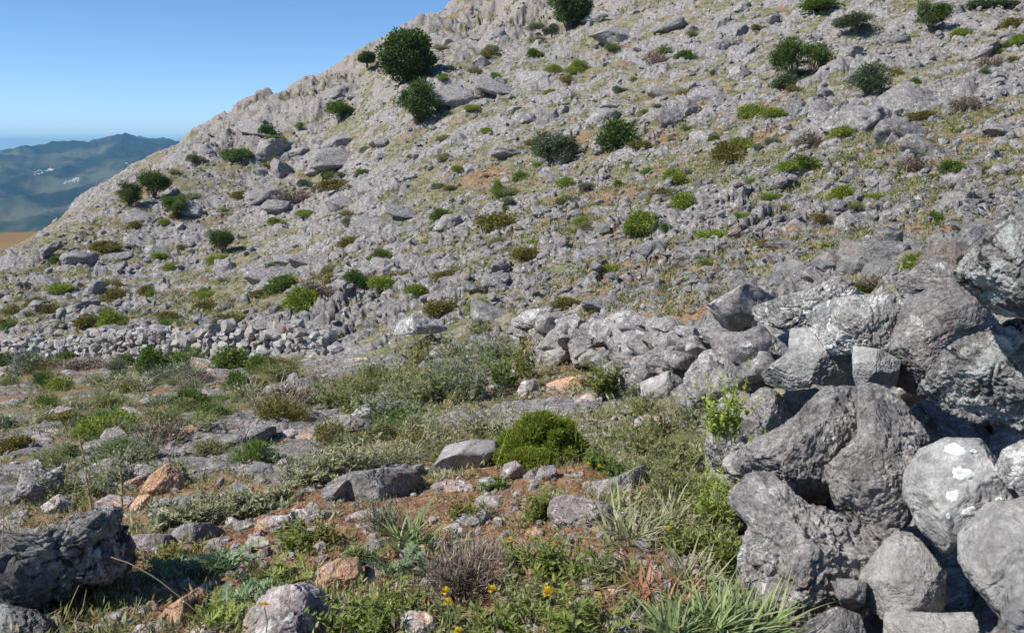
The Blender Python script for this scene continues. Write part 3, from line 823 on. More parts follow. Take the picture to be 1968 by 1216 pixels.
FR(q2((1095,340),(1120,280),(1200,260),(1215,310),(1180,380),(1110,400)), 5.2, .2, 'rock_pink', 65, 'small white-topped stone on the red soil below the round green bush', level=5)
FR(q2((900,330),(920,260),(980,240),(1040,290),(1000,350),(950,360)), 5.4, .2, 'rock_pink', 66, 'knobbly pale stone beside the smooth flat slab', level=5)
FR(q2((1180,560),(1190,460),(1290,440),(1490,480),(1600,530),(1640,600),(1500,650),(1230,630)), 4.5, .4, 'rock_pink', 67, 'pinkish white broken slab in front of the strappy leaves')
FR(q2((1380,400),(1430,360),(1560,330),(1680,260),(1730,270),(1700,350),(1560,440),(1420,460)), 5.1, .35, 'rock', 68, 'grey wedge rock with a white tip right of the red soil')
FR(q5((1150,1010),(1230,980),(1330,955),(1420,960),(1415,1060),(1260,1050)), 8.3, .5, 'rock_orange', 69, 'flat pinkish orange rock above the round green bush', rough=.6)
FR(q5((990,1050),(1020,990),(1090,980),(1110,1050),(1020,1090)), 8.4, .35, 'rock_pink', 70, 'pale stone just left of the flat pinkish orange rock', level=5)
FR(q1((1180,170),(1260,100),(1400,60),(1560,60),(1560,110),(1440,150),(1290,190)), 7.6, .6, 'rock', 71, 'low grey ledge above the orange pyramid rock')
FR(q1((1440,230),(1480,160),(1560,190),(1580,250),(1500,270)), 6.6, .3, 'rock', 72, 'dark grey stone right of the low grey ledge', level=5)
FR(q2((-190,150),(-120,60),(40,-10),(150,20),(230,60),(180,110),(0,140)), 7.0, .6, 'rock', 73, 'brownish layered slab above the woolly plants')
FR(q5((30,1190),(110,1120),(330,1110),(440,1150),(330,1200),(160,1216)), 8.2, .5, 'rock_black', 74, 'dark layered ledge with shadowed underside above the red gully')
FR(q2((190,230),(200,140),(250,170),(250,230)), 6.3, .15, 'rock', 75, 'small grey stone standing in the red gully', level=5)
FR(q2((270,240),(280,200),(330,200),(330,240)), 6.2, .12, 'rock_pink', 76, 'small pink stone lying in the red gully', level=5)
FR(q1((960,700),(1000,620),(1080,590),(1200,610),(1260,660),(1200,720),(1050,720)), 4.7, .35, 'rock', 77, 'round-backed grey rock left of the pale pair')
FR(q1((910,1100),(960,1060),(1130,980),(1170,1000),(1080,1060),(1090,1150),(960,1220)), 3.35, .3, 'rock_orange', 78, 'grey-backed rock with a rust orange face at the bottom')
FR(q1((1080,1210),(1150,1160),(1210,1190),(1220,1290),(1080,1290)), 3.0, .15, 'rock_orange', 79, 'little orange stone at the bottom edge', level=5)
FR(q2((340,1130),(370,1090),(480,1110),(550,1170),(560,1280),(370,1280)), 3.0, .25, 'rock_pink', 80, 'pale rounded stones pushed up through leaves at the bottom edge', level=5)
FR(q2((975,1030),(1000,985),(1050,980),(1065,1020),(1020,1045)), 3.5, .1, 'rock', 81, 'small grey stone between two yellow flowers', level=5)
FR(q2((580,600),(640,550),(770,510),(850,560),(860,620),(760,640),(640,660)), 4.35, .3, 'rock_black', 82, 'knobbly dark and white rock behind the dry twiggy bush')
FR(q3((20,420),(30,370),(80,345),(120,380),(100,430)), 4.9, .12, 'rock_pale', 83, 'small white stone in the herbs at the foot of the wall', level=5)
FR(q1((1850,400),(1900,370),(1990,345),(2000,420),(1940,500),(1860,480)), 4.9, .3, 'rock', 84, 'grey slab end left of the orange-stained wide slab', level=5)
FR(q1((700,690),(790,650),(960,680),(950,750),(780,760)), 4.35, .3, 'rock_pink', 85, 'low tan rock right of the dark jagged boulder', level=5)
FR(q1((600,330),(680,290),(760,300),(740,340),(640,360)), 6.0, .25, 'rock', 86, 'grey flat rock behind the dead flower stalk', level=5)

# ------------------------------------------------------------------ boulders of the slope
LAND = [((785,130),'by the big round holm oak'),((1090,40),'by the oak at the top of the frame'),((1535,130),'by the forked olive shrub high on the right'),
        ((1190,260),'by the dark dome shrub'),((1065,290),'by the wide grey-green shrub'),((270,370),'by the twin trees on the skyline'),
        ((1285,370),'by the ochre-green shrub pair'),((1620,390),'by the lime cushion high above the near wall'),((1460,215),'by the lime shrub below the olive shrubs'),
        ((430,470),'by the ragged dark shrub on the left slope'),((680,570),'by the blue-green shrub above the wall'),((590,600),'by the rust-tipped green shrub above the wall'),
        ((200,625),'by the green clump behind the left end of the wall'),((960,425),'by the low lime patch in mid slope'),((1230,445),'by the lime shrub beside the pale slab'),
        ((1765,495),'by the lime cushion behind the overhanging boulder'),((1830,345),'by the green tuft near the right edge'),((560,230),'below the broken crest'),
        ((880,60),'under the crest left of the top oak'),((1750,60),'among the shrubs in the top right corner'),((60,560),'at the far left end of the slope'),((1500,300),'in the open rubble right of the dark dome shrub'),
        ((735,400),'in the stony ground right of the left slope shrubs'),((1100,560),'in the red ground above the near wall'),((1180,130),'in the broken ledges right of the top oak')]
def near_land(px, py):
    return min(LAND, key=lambda a: (a[0][0] - px) ** 2 + (1.4 * (a[0][1] - py)) ** 2)[1]
BIG = [(1320,498,110,45,'broad pale slab in mid slope beside a lime shrub'),(1240,495,80,55,'humped pale slab beside a low lime shrub'),(1735,195,150,75,'large rounded outcrop below the top right shrubs'),(1640,240,130,60,'light grey whaleback outcrop beside a small lime cushion'),
       (600,500,120,40,'long smooth slab in the middle of the left slope'),(520,545,100,35,'second long smooth slab, downhill of the first'),(700,530,120,35,'flat slab right of the blue-green shrub'),(1410,60,70,30,'dark undercut ledge near the top'),
       (1185,60,110,40,'undercut ledge right of the top oak'),(1300,40,80,30,'shadowed ledge below the top edge'),(1840,400,75,45,'smooth pale boulder below the green tuft near the right edge'),(1900,300,60,40,'pitted round boulder at the right edge'),
       (930,560,60,22,'white stone cluster above the scrub'),(955,600,110,40,'brown-grey slab behind the capping stone'),(1210,560,55,40,'white knobbly boulder above the near wall'),(1780,300,90,40,'pale stepped rock left of the right edge'),
       (1060,215,60,45,'split boulder in the high middle slope'),(960,170,90,30,'dark cracked ledge below the top oak'),(580,290,50,18,'dark overhanging slab below the broken crest'),(860,440,60,28,'bluish boulder in mid slope'),
       (1700,480,90,35,'pale boulder uphill of the jagged ridge boulder'),(1560,520,90,32,'low grey hump just above the wall top'),(1490,470,70,28,'grey hump in the stony ground above the wall'),(300,480,70,25,'pale hump on the left slope'),
       (150,590,80,25,'grey hump near the left end of the slope'),(420,625,90,30,'bright flat slab right behind the long wall'),(840,580,70,28,'tilted white-edged slab above the scrub')]
r_ = np.random.default_rng(17)
def slope_boulder(px, py, w, h, label, group=None, k=0, lift=.25):
    x, y, Z = hit(px, py + h * .3)
    sx = w * Z / F * .5; sz = max(h * Z / F * .62, .1)
    z = ground(x, y)[0]
    o = put_rock('boulder', proto[k % 14], x, y, z + sz * lift, sx, sx * r_.uniform(.6, .9), sz, r_.choice([0, math.pi]) + r_.normal() * .3, r_.normal() * .12, -.22 + r_.normal() * .12)
    return tag(o, label, 'boulder', group)
for k, (px, py, w, h, lab) in enumerate(BIG):
    slope_boulder(px, py, w, h, lab, None, k, 0.0)
def sky_y(px):
    return np.interp(px, [-100,0,90,200,330,430,530,660,780,880,1000], [560,505,450,385,300,245,195,130,52,5,-100])
cnt = 0
while cnt < 225:
    px = r_.uniform(-20, 1985); py = r_.uniform(5, 640)
    if py < sky_y(px) + 15 or py > np.interp(px, [0, 600, 1000, 1300, 1500, 1968], [640, 625, 590, 590, 530, 430]): continue
    w = r_.uniform(16, 46) * (.7 + .5 * r_.random()); h = w * r_.uniform(.4, .85)
    if cnt < 60: w = r_.uniform(55, 115); h = w * r_.uniform(.32, .5)
    kind = 'low flat' if h < .52 * w else ('lumpy' if h < .7 * w else 'upright')
    where = near_land(px, py)
    slope_boulder(px, py, w, h, f'{kind} grey limestone boulder {where}', f'{kind} boulders {where}', cnt, .25 if cnt >= 60 else -.15); cnt += 1

# stones and rubble too many to count
def rubble(name, n, region, smin, smax, mat, seed, tri=2, pxs=None, up=.3):
    r = np.random.default_rng(seed)
    protos = [rock_unit(tri, 400 + k, power=3.0, cuts=8, rough=1.0) for k in range(12)]
    xs, ys, ss = [], [], []
    while len(xs) < n:
        px, py = region(r)
        if px is None: continue
        x, y, Z = hit(px, py)
        s = smin * (smax / smin) ** (r.random() ** 1.7)
        s = min(max(s, 3.0 * Z / F), 20 * Z / F) if Z > 12 else s
        xs.append(x + r.normal() * .02 * Z); ys.append(y + r.normal() * .04 * Z); ss.append(s)
    xs, ys, ss = map(np.array, (xs, ys, ss))
    zs = ground(xs, ys)
    vs, fs, c = [], [], 0
    for x, y, z, s in zip(xs, ys, zs, ss):
        p, f = protos[r.integers(12)]
        a = r.uniform(0, 6.28); ca, sa = math.cos(a), math.sin(a)
        q = p * (s * np.array([r.uniform(.5, .8), r.uniform(.35, .6), r.uniform(.28, .6)]))
        t = -.25 + r.normal() * .3; ct, st = math.cos(t), math.sin(t)
        q = np.c_[q[:, 0] * ca - q[:, 1] * sa, q[:, 0] * sa + q[:, 1] * ca, q[:, 2]]
        q = np.c_[q[:, 0] * ct + q[:, 2] * st, q[:, 1], -q[:, 0] * st + q[:, 2] * ct]
        vs.append(q + [x, y, z + s * .12]); fs.append(f + c); c += len(q)
    o = link(name, mesh_np(name, np.vstack(vs), np.vstack(fs), mat, smoothed=False)); o['kind'] = 'stuff'
    return o
def reg_hill(r):
    px = r.uniform(-250, 2250); py = r.uniform(-60, 680)
    if py < sky_y(px) + 3 or py > np.interp(px, [-300, 600, 1000, 1300, 1500, 1700, 1968], [690, 640, 600, 600, 560, 530, 500]): return None, None
    return px, py
def reg_front(r):
    px = r.uniform(-150, 1480); py = 700 + 540 * r.random() ** 1.1
    if px > np.interp(py, [700, 850, 1000, 1216], [1100, 1360, 1430, 1470]): return None, None
    return px, py
rubble('rubble', 10000, reg_hill, .07, .42, M['rubble'], 71)
def reg_nearhill(r):
    px = r.uniform(850, 2150); py = r.uniform(300, 600)
    if py > np.interp(px, [800, 1300, 1500, 1700, 1968], [600, 600, 560, 530, 500]): return None, None
    return px, py
rubble('gravel', 5500, reg_nearhill, .03, .16, M['rubble'], 73, tri=1)
rubble('gravel', 2600, reg_front, .012, .075, M['rock_earthy'], 72)
# ------------------------------------------------------------------ foliage
def unitv(r, n):
    d = r.normal(size=(n, 3)); return d / np.linalg.norm(d, axis=1)[:, None]

def leaf_arrays(pos, axis, side, ll, lw):
    """one rhombic leaf per row"""
    n = len(pos)
    v = np.empty((n, 4, 3))
    v[:, 0] = pos; v[:, 1] = pos + axis * (ll * .45)[:, None] + side * (lw * .5)[:, None]
    v[:, 2] = pos + axis * ll[:, None]; v[:, 3] = pos + axis * (ll * .45)[:, None] - side * (lw * .5)[:, None]
    return v.reshape(-1, 3), np.arange(n * 4).reshape(n, 4)

def cloud(n, lumps, ll, lw, seed, up=.4, shell=.45, flat=0.0):
    """leaves spread through lumps: (x, y, z, rx, ry, rz)"""
    r = np.random.default_rng(seed); lumps = np.array(lumps, float)
    w = (lumps[:, 3] * lumps[:, 4] + lumps[:, 4] * lumps[:, 5] + lumps[:, 3] * lumps[:, 5]); k = r.choice(len(lumps), n, p=w / w.sum())
    d = unitv(r, n)
    rad = 1 - shell * r.random(n) ** 1.5
    rad = rad * (1 + .28 * pnoise(d * 2.1 + k[:, None] * 3.7, seed % 50)) + .06 * r.normal(size=n)
    pos = lumps[k, :3] + d * lumps[k, 3:] * rad[:, None]
    ax = d * .8 + unitv(r, n) * .7 + np.array([0, 0, up]); ax /= np.linalg.norm(ax, axis=1)[:, None]
    sd = np.cross(ax, unitv(r, n)); sd /= np.linalg.norm(sd, axis=1)[:, None] + 1e-9
    s = r.uniform(.6, 1.3, n)
    keep = pos[:, 2] > -.02
    v, f = leaf_arrays(pos[keep], ax[keep], sd[keep], (ll * s)[keep], (lw * s)[keep])
    return v, f

def strips(base, d, length, width, bend, seed, nseg=4):
    """curved tapering blades; base, d (n,3); length, width (n)"""
    r = np.random.default_rng(seed); n = len(base)
    d = d / np.linalg.norm(d, axis=1)[:, None]
    hor = np.c_[d[:, 0], d[:, 1], np.zeros(n)]; hn = np.linalg.norm(hor, axis=1)[:, None]
    hor = np.where(hn > .05, hor / np.maximum(hn, .05), unitv(r, n) * [1, 1, 0])
    side = np.cross(hor, [0, 0, 1.0]); side = side + .5 * unitv(r, n); side /= np.linalg.norm(side, axis=1)[:, None] + 1e-9
    t = np.linspace(0, 1, nseg + 1)
    v = np.empty((n, nseg + 1, 2, 3))
    for i, q in enumerate(t):
        c = base + d * (length * q)[:, None] + hor * (bend * length * q * q * .7)[:, None] - np.array([0, 0, 1.0]) * (np.abs(bend) * length * q * q * .75)[:, None]
        wd = (width * (1 - q ** 1.6) * .5 + .0004)[:, None]
        v[:, i, 0] = c - side * wd; v[:, i, 1] = c + side * wd
    m = (nseg + 1) * 2
    o = np.arange(n)[:, None, None] * m
    i = np.arange(nseg)[None, :, None] * 2
    f = (o + i + np.array([0, 1, 3, 2])[None, None]).reshape(-1, 4)
    return v.reshape(-1, 3), f

def join(*vf):
    vs, fs, c = [], [], 0
    for v, f in vf:
        vs.append(v); fs.append(f + c); c += len(v)
    return np.vstack(vs), np.vstack(fs)

def tube(pts, rads, nside=6):
    pts = np.asarray(pts, float); n = len(pts); vs = []
    for i in range(n):
        t = pts[min(i + 1, n - 1)] - pts[max(i - 1, 0)]; t /= np.linalg.norm(t) + 1e-9
        a = np.cross(t, [.31, .17, .93]); a /= np.linalg.norm(a) + 1e-9; b = np.cross(t, a)
        for k in range(nside):
            q = 2 * math.pi * k / nside
            vs.append(pts[i] + (a * math.cos(q) + b * math.sin(q)) * rads[i])
    f = [(i * nside + k, i * nside + (k + 1) % nside, (i + 1) * nside + (k + 1) % nside, (i + 1) * nside + k) for i in range(n - 1) for k in range(nside)]
    return np.array(vs), np.array(f)

def limbs(seed, h, spread, n=6, r0=.05):
    r = np.random.default_rng(seed); parts = []
    for k in range(n):
        a = 6.283 * k / n + r.normal() * .4; e = spread * r.uniform(.4, 1)
        p = [np.array([math.cos(a) * e * t ** 1.3 + r.normal() * .02, math.sin(a) * e * t ** 1.3 + r.normal() * .02, h * t * r.uniform(.9, 1.0) - .05]) for t in np.linspace(0, 1, 6)]
        parts.append(tube(p, np.linspace(r0, r0 * .2, 6)))
    return join(*parts)

# unit plants: about 1 wide (x, y) and 1 high (z)
def dome_lumps(seed, n, wide=.36, high=.62, r0=.2):
    r = np.random.default_rng(seed); out = []
    for k in range(n):
        a = r.uniform(0, 6.283); q = math.sqrt(r.random()) * wide; z = high * (1 - (q / wide) ** 2 * .75) * r.uniform(.55, 1)
        s = r0 * r.uniform(.7, 1.25); out.append((math.cos(a) * q, math.sin(a) * q, z, s, s, s * r.uniform(.8, 1.1)))
    return out
_pm = {}
def plant_mesh(shape, var, mat):
    key = (shape, var, mat)
    if key in _pm: return _pm[key]
    sd = 1000 + var * 37
    r = np.random.default_rng(sd)
    if shape == 'cushion':
        v, f = cloud(3000, dome_lumps(sd, 16, .34, .66, .19), .085, .034, sd, .5)
    elif shape == 'shrub':
        v, f = cloud(3600, dome_lumps(sd, 18, .34, .75, .17), .075, .036, sd, .3, .7)
    elif shape == 'loose':
        a = cloud(900, dome_lumps(sd, 12, .38, .7, .15), .08, .03, sd, .5, .9)
        n = 160; d = unitv(r, n); d[:, 2] = np.abs(d[:, 2]) + .5
        b = strips(np.c_[r.normal(size=(n, 2)) * .15, np.zeros(n)], d, r.uniform(.5, 1.0, n), np.full(n, .022), r.uniform(0, .3, n), sd)
        v, f = join(a, b)
    elif shape == 'fine':
        n = 900; d = unitv(r, n); d[:, 2] = np.abs(d[:, 2]) * .9 + .25
        b = strips(np.c_[r.normal(size=(n, 2)) * .17, np.zeros(n)], d, r.uniform(.45, .85, n), np.full(n, .016), r.uniform(-.1, .25, n), sd)
        v, f = b
    elif shape == 'oak':
        lum = [(0, 0, .52, .34, .34, .34)] + [(*(u * [.34, .34, .32] + [0, 0, .55]), s, s, s * .9) for u, s in zip(unitv(r, 26), r.uniform(.13, .21, 26))]
        lum = [l for l in lum if l[2] > .12]
        v, f = cloud(15000, lum, .05, .03, sd, .2, .5)
    elif shape == 'olive':
        lum = [(*(u * np.array([.40, .40, .34]) * r.uniform(.45, 1) + [0, 0, .52]), s, s, s * .8) for u, s in zip(unitv(r, 24), r.uniform(.09, .19, 24))]
        lum = [l for l in lum if l[2] > .1]
        v, f = cloud(6500, lum, .06, .02, sd, .3, .85)
    else:
        raise KeyError(shape)
    nm = {'oak': 'crown', 'olive': 'crown'}.get(shape, 'foliage')
    _pm[key] = mesh_np(nm, v, f, L[mat], smoothed=False)
    return _pm[key]
_sm = {}
def stem_mesh(kind, var):
    if (kind, var) not in _sm:
        if kind == 'trunk':
            a = tube([(0, 0, -.12), (.02, 0, .1), (.0, .02, .3), (.03, 0, .5)], [.05, .04, .034, .02], 8)
            v, f = join(a, limbs(var + 5, .62, .3, 6, .024))
        else:
            v, f = limbs(var + 9, .6, .3, 8, .014)
        _sm[(kind, var)] = mesh_np(kind, v, f, M['bark'])
    return _sm[(kind, var)]

def plant(name, cat, shape, mat, bx, by, w, h, label, group=None, var=None, parts=True, sink=.06, Z=None):
    """plant with its foot at photograph pixel (bx, by), w x h pixels large"""
    var = var if var is not None else int(rng.integers(3))
    if Z is None: x, y, Z = hit(bx, by)
    else: x, y, _ = P(bx, by, Z)
    gz = ground(x, y)[0]
    zz = P(bx, by, Z)[2]
    z = max(gz, zz - .1) if Z > 6 else (zz if abs(gz - zz) > .5 else gz)
    k_ = (.9, .92) if shape in ('oak', 'olive') else (1.12, 1.15)
    sx, sz = w * Z / F * k_[0], h * Z / F * k_[1]
    root = bpy.data.objects.new(name, None); COL.objects.link(root)
    root.location = (x, y, z - sink * sz); root.scale = (sx, sx, sz); root.rotation_euler = (0, 0, rng.uniform(0, 6.28))
    root.empty_display_size = .1
    tag(root, label, cat, group)
    woody = shape in ('oak', 'olive')
    link('crown' if woody else 'foliage', plant_mesh(shape, var, mat), root)
    if parts or woody:
        link('trunk' if woody else 'stem', stem_mesh('trunk' if woody else 'stem', var), root)
    return root

# trees and the larger shrubs of the slope: name, category, shape, leaf, base x, base y, width, height, label
for a in [
 ('holm_oak', 'tree', 'oak', 'oak', 783, 156, 128, 108, 'big round dark green holm oak near the skyline'),
 ('wild_olive_tree', 'tree', 'olive', 'oak', 803, 234, 104, 106, 'dull green wild olive just below the big round holm oak'),
 ('holm_oak', 'tree', 'oak', 'oak', 1092, 52, 96, 92, 'dark holm oak cut by the top edge of the picture'),
 ('juniper_bush', 'bush', 'shrub', 'olive', 1060, 66, 36, 28, 'little grey-green bush at the foot of the top edge oak'),
 ('holm_oak', 'tree', 'oak', 'oak', 705, 124, 38, 32, 'small dark tree on the skyline left of the big holm oak'),
 ('holm_oak', 'tree', 'olive', 'oak', 251, 394, 66, 60, 'lower dark tree of the skyline pair, standing furthest down the ridge'),
 ('holm_oak', 'tree', 'olive', 'oak', 297, 380, 78, 68, 'taller dark tree of the skyline pair, against the blue valley'),
 ('wild_olive_tree', 'tree', 'olive', 'green', 340, 414, 60, 56, 'mid green tree just right of the skyline pair'),
 ('kermes_oak_bush', 'bush', 'shrub', 'green', 655, 216, 58, 34, 'low green bush under the broken crest'),
 ('kermes_oak_bush', 'bush', 'shrub', 'oak', 514, 262, 32, 36, 'dark upright bush on the crest left of the low green bush'),
 ('kermes_oak_bush', 'bush', 'cushion', 'green', 455, 304, 56, 30, 'bright green low bush at the lower end of the crest'),
 ('kermes_oak_bush', 'bush', 'cushion', 'green', 530, 272, 44, 18, 'flat green bush beside the dark upright crest bush'),
 ('olive_shrub', 'shrub', 'olive', 'oak', 1520, 154, 92, 104, 'taller dark half of the forked olive shrub high on the right'),
 ('olive_shrub', 'shrub', 'olive', 'oak', 1564, 144, 74, 82, 'paler right half of the forked olive shrub high on the right'),
 ('olive_shrub', 'shrub', 'shrub', 'olive', 1510, 172, 60, 38, 'grey-green bush at the foot of the forked olive shrub'),
 ('olive_shrub', 'shrub', 'olive', 'olive', 1668, 184, 112, 78, 'spreading grey-green shrub beside the large rounded outcrop'),
 ('olive_shrub', 'shrub', 'olive', 'olive', 1646, 60, 100, 50, 'wide sparse shrub near the top edge above the spreading shrub'),
 ('kermes_oak_bush', 'bush', 'shrub', 'green', 1580, 26, 84, 32, 'green bush along the top edge left of the wide sparse shrub'),
 ('olive_shrub', 'shrub', 'olive', 'oak', 1788, 60, 84, 72, 'dark shrub touching the top edge near the right corner'),
 ('kermes_oak_bush', 'bush', 'shrub', 'olive', 1905, 14, 100, 28, 'bush line at the very top right corner'),
 ('dome_shrub', 'shrub', 'shrub', 'oak', 1190, 290, 82, 74, 'dark dome shrub standing alone in the upper middle of the slope'),
 ('grey_shrub', 'shrub', 'olive', 'olive', 1062, 316, 126, 82, 'wide grey-green shrub left of the dark dome shrub'),
 ('olive_shrub', 'shrub', 'olive', 'oak', 428, 490, 64, 62, 'ragged dark shrub on the left slope'),
 ('olive_shrub', 'shrub', 'olive', 'oak', 680, 588, 66, 66, 'blue-green shrub above the wall in the middle left'),
]:
    plant(*a)

SH = [
 # leaf, base x, base y, w, h
 ('lime',1850,68,42,22),('gorse',1945,52,46,22),('lime',1958,86,36,24),('brown',1905,128,52,36),('gorse',1951,122,32,24),
 ('lime',1445,226,52,42),('lime',1488,228,58,28),('brown',1160,336,46,30),('lime',1088,370,38,30),('green',1190,362,28,20),
 ('gorse',1395,312,70,46),('lime',1420,292,60,34),('green',1372,286,30,24),('green',1548,334,56,32),('gorse',1275,390,66,42),('lime',1296,352,44,38),('lime',1312,422,52,50),
 ('lime',1620,406,60,56),('lime',1672,404,46,26),('green',1830,356,58,36),('brown',1755,338,64,44),('gorse',1775,242,60,22),('lime',1618,270,46,30),('gorse',1700,246,40,18),
 ('lime',1230,460,68,48),('green',1218,466,40,30),('lime',1372,478,72,38),('lime',1765,516,68,46),('green',1612,524,42,28),('lime',1664,570,56,38),
 ('gorse',960,440,90,46),('green',850,420,46,28),('green',735,510,48,30),('gorse',675,478,56,32),('lime',580,622,74,56),('brown',612,606,60,46),
 ('green',545,566,66,42),('green',518,545,36,40),('gorse',500,575,44,26),('lime',425,504,52,30),('gorse',395,604,50,40),('lime',215,638,56,42),('gorse',180,638,62,38),
 ('green',118,622,40,24),('green',115,642,44,22),('lime',122,556,56,24),('gorse',225,572,52,34),('gorse',325,622,46,30),('lime',885,326,34,18),('lime',957,372,22,34),('green',1000,344,38,22),
 ('lime',920,610,54,46),('gorse',850,622,66,42),('green',700,345,36,26),('brown',565,392,76,40),('gorse',650,374,80,30),('brown',1265,122,52,32),('green',1315,118,44,26),('green',1028,112,34,26),
 ('lime',1103,138,38,16),('lime',908,212,38,16),('gorse',860,270,30,16),('lime',1480,402,36,22),('gorse',1495,420,40,20),('lime',1510,350,44,22),('brown',1855,220,70,40),('gorse',1900,340,42,24),
 ('green',1795,432,40,30),('brown',1690,560,70,36),('gorse',640,560,40,30),('lime',290,578,26,26),('gorse',280,560,30,24),('lime',330,520,40,20),('gorse',260,440,34,24),('green',110,500,36,18),('gorse',205,480,60,28),
 ('lime',530,440,34,22),('gorse',470,385,60,20),('gorse',770,545,50,30),('lime',800,590,50,28),('gorse',1010,510,60,34),('lime',1100,470,50,22),('gorse',1090,590,60,26),('green',945,580,36,24),
 ('lime',1180,540,44,20),('gorse',1480,480,50,24),('brown',1555,290,60,46),('gorse',1230,300,44,22),('green',1280,460,30,22),('lime',1150,455,30,18),('brown',705,560,50,34),('gorse',860,545,60,34),
 ('lime',735,590,60,28),('gorse',440,630,70,26),('green',330,640,60,20),('brown',455,600,50,24),('gorse',70,590,46,30),('green',25,630,44,24),
]
TXT = {'lime': ('broom_shrub', 'yellow-green cushion shrub'), 'gorse': ('thorny_shrub', 'ochre-green thorny shrub'), 'green': ('leafy_shrub', 'fresh green low shrub'), 'brown': ('dry_shrub', 'brownish half dry shrub')}
MARK = [((783,110),'the big holm oak'),((1090,30),'the oak at the top edge'),((1535,115),'the forked olive shrub'),((1190,255),'the dark dome shrub'),((1065,280),'the wide grey-green shrub'),((275,360),'the skyline tree pair'),
        ((430,460),'the ragged dark shrub'),((680,560),'the blue-green shrub'),((1320,490),'the broad pale slab'),((1735,180),'the large rounded outcrop'),((1910,500),'the overhanging boulder'),((1840,400),'the smooth pale boulder'),
        ((600,500),'the long smooth slab'),((1560,580),'the jagged ridge boulder'),((1010,610),'the whitish capping stone'),((300,660),'the long dry stone wall'),((1646,45),'the wide sparse shrub'),((1668,160),'the spreading grey-green shrub'),
        ((1900,300),'the pitted round boulder'),((655,205),'the low crest bush'),((860,440),'the bluish boulder'),((1210,560),'the white knobbly boulder'),((60,540),'the far left end of the slope'),((1060,215),'the split boulder')]
def relation(px, py):
    d = sorted(MARK, key=lambda a: math.hypot(a[0][0] - px, (a[0][1] - py) * 1.3))
    (mx, my), nm = d[0]
    dx, dy = px - mx, (py - my) * 1.3
    dist = math.hypot(dx, dy)
    close = 'just' if dist < 90 else ('well' if dist > 190 else '')
    ang = math.degrees(math.atan2(-dy, dx))
    words = ['right of', 'above and right of', 'above', 'above and left of', 'left of', 'below and left of', 'below', 'below and right of']
    return f'{close} {words[int(((ang + 22.5) % 360) // 45)]} {nm}'.strip()
_lab = {}
for leaf, bx, by, w, h in SH:
    _lab.setdefault(f'{TXT[leaf][1]} {relation(bx, by - h / 2)}', []).append((leaf, bx, by, w, h))
for lab, items in _lab.items():
    items.sort(key=lambda q: -q[3])
    for i, (leaf, bx, by, w, h) in enumerate(items):
        pre = '' if len(items) == 1 else ('wider ' if i == 0 else ('smaller ' if i == len(items) - 1 else 'middle-sized '))
        shape = {'lime': 'cushion', 'gorse': 'cushion', 'green': 'shrub', 'brown': 'loose'}[leaf]
        plant(TXT[leaf][0], 'shrub', shape, leaf, bx, by, w, h, pre + lab, 'low shrubs of the slope', parts=w > 44)

# small tufts between the rocks
r_ = np.random.default_rng(83); cnt = 0
while cnt < 190:
    px = r_.uniform(0, 1968); py = r_.uniform(40, 640)
    if py < sky_y(px) + 30 or py > np.interp(px, [0, 600, 1000, 1300, 1500, 1968], [640, 625, 590, 590, 530, 470]): continue
    leaf = ('lime', 'gorse', 'green', 'grey', 'herb', 'gorse')[cnt % 6]; word = {'lime': 'yellow-green', 'gorse': 'olive', 'green': 'green', 'grey': 'grey-green', 'herb': 'pale green'}[leaf]
    w = r_.uniform(15, 36) * (1.25 if py > 350 else 1)
    plant('small_shrub', 'shrub', 'loose' if cnt % 3 else 'cushion', leaf, px, py, w, w * r_.uniform(.4, .75), f'small {word} tuft {near_land(px, py)}', f'small {word} tufts {near_land(px, py)}', parts=False); cnt += 1
LOWL = [((150,730),'on the left terrace below the long wall'),((480,740),'below the right part of the long wall'),((250,840),'on the left bank above the orange rocks'),((560,830),'around the low grey ledge'),((850,700),'in the scrub before the near wall'),((80,900),'at the left edge behind the dark boulder'),((750,830),'around the red gully')]
cnt = 0
while cnt < 84:
    px = r_.uniform(0, 900); py = r_.uniform(705, 905)
    leaf = ('grey', 'herb', 'woolly', 'herb', 'gorse', 'grey', 'green')[cnt % 7]; word = {'gorse': 'olive', 'green': 'green', 'grey': 'grey-green', 'herb': 'pale green', 'woolly': 'whitish green'}[leaf]
    w = r_.uniform(34, 92); wh = min(LOWL, key=lambda a: math.hypot(a[0][0] - px, 1.5 * (a[0][1] - py)))[1]
    plant('low_herb', 'plant', 'loose', leaf, px, py, w, w * r_.uniform(.4, .8), f'loose {word} herb clump {wh}', f'loose {word} herb clumps {wh}', parts=w > 60); cnt += 1

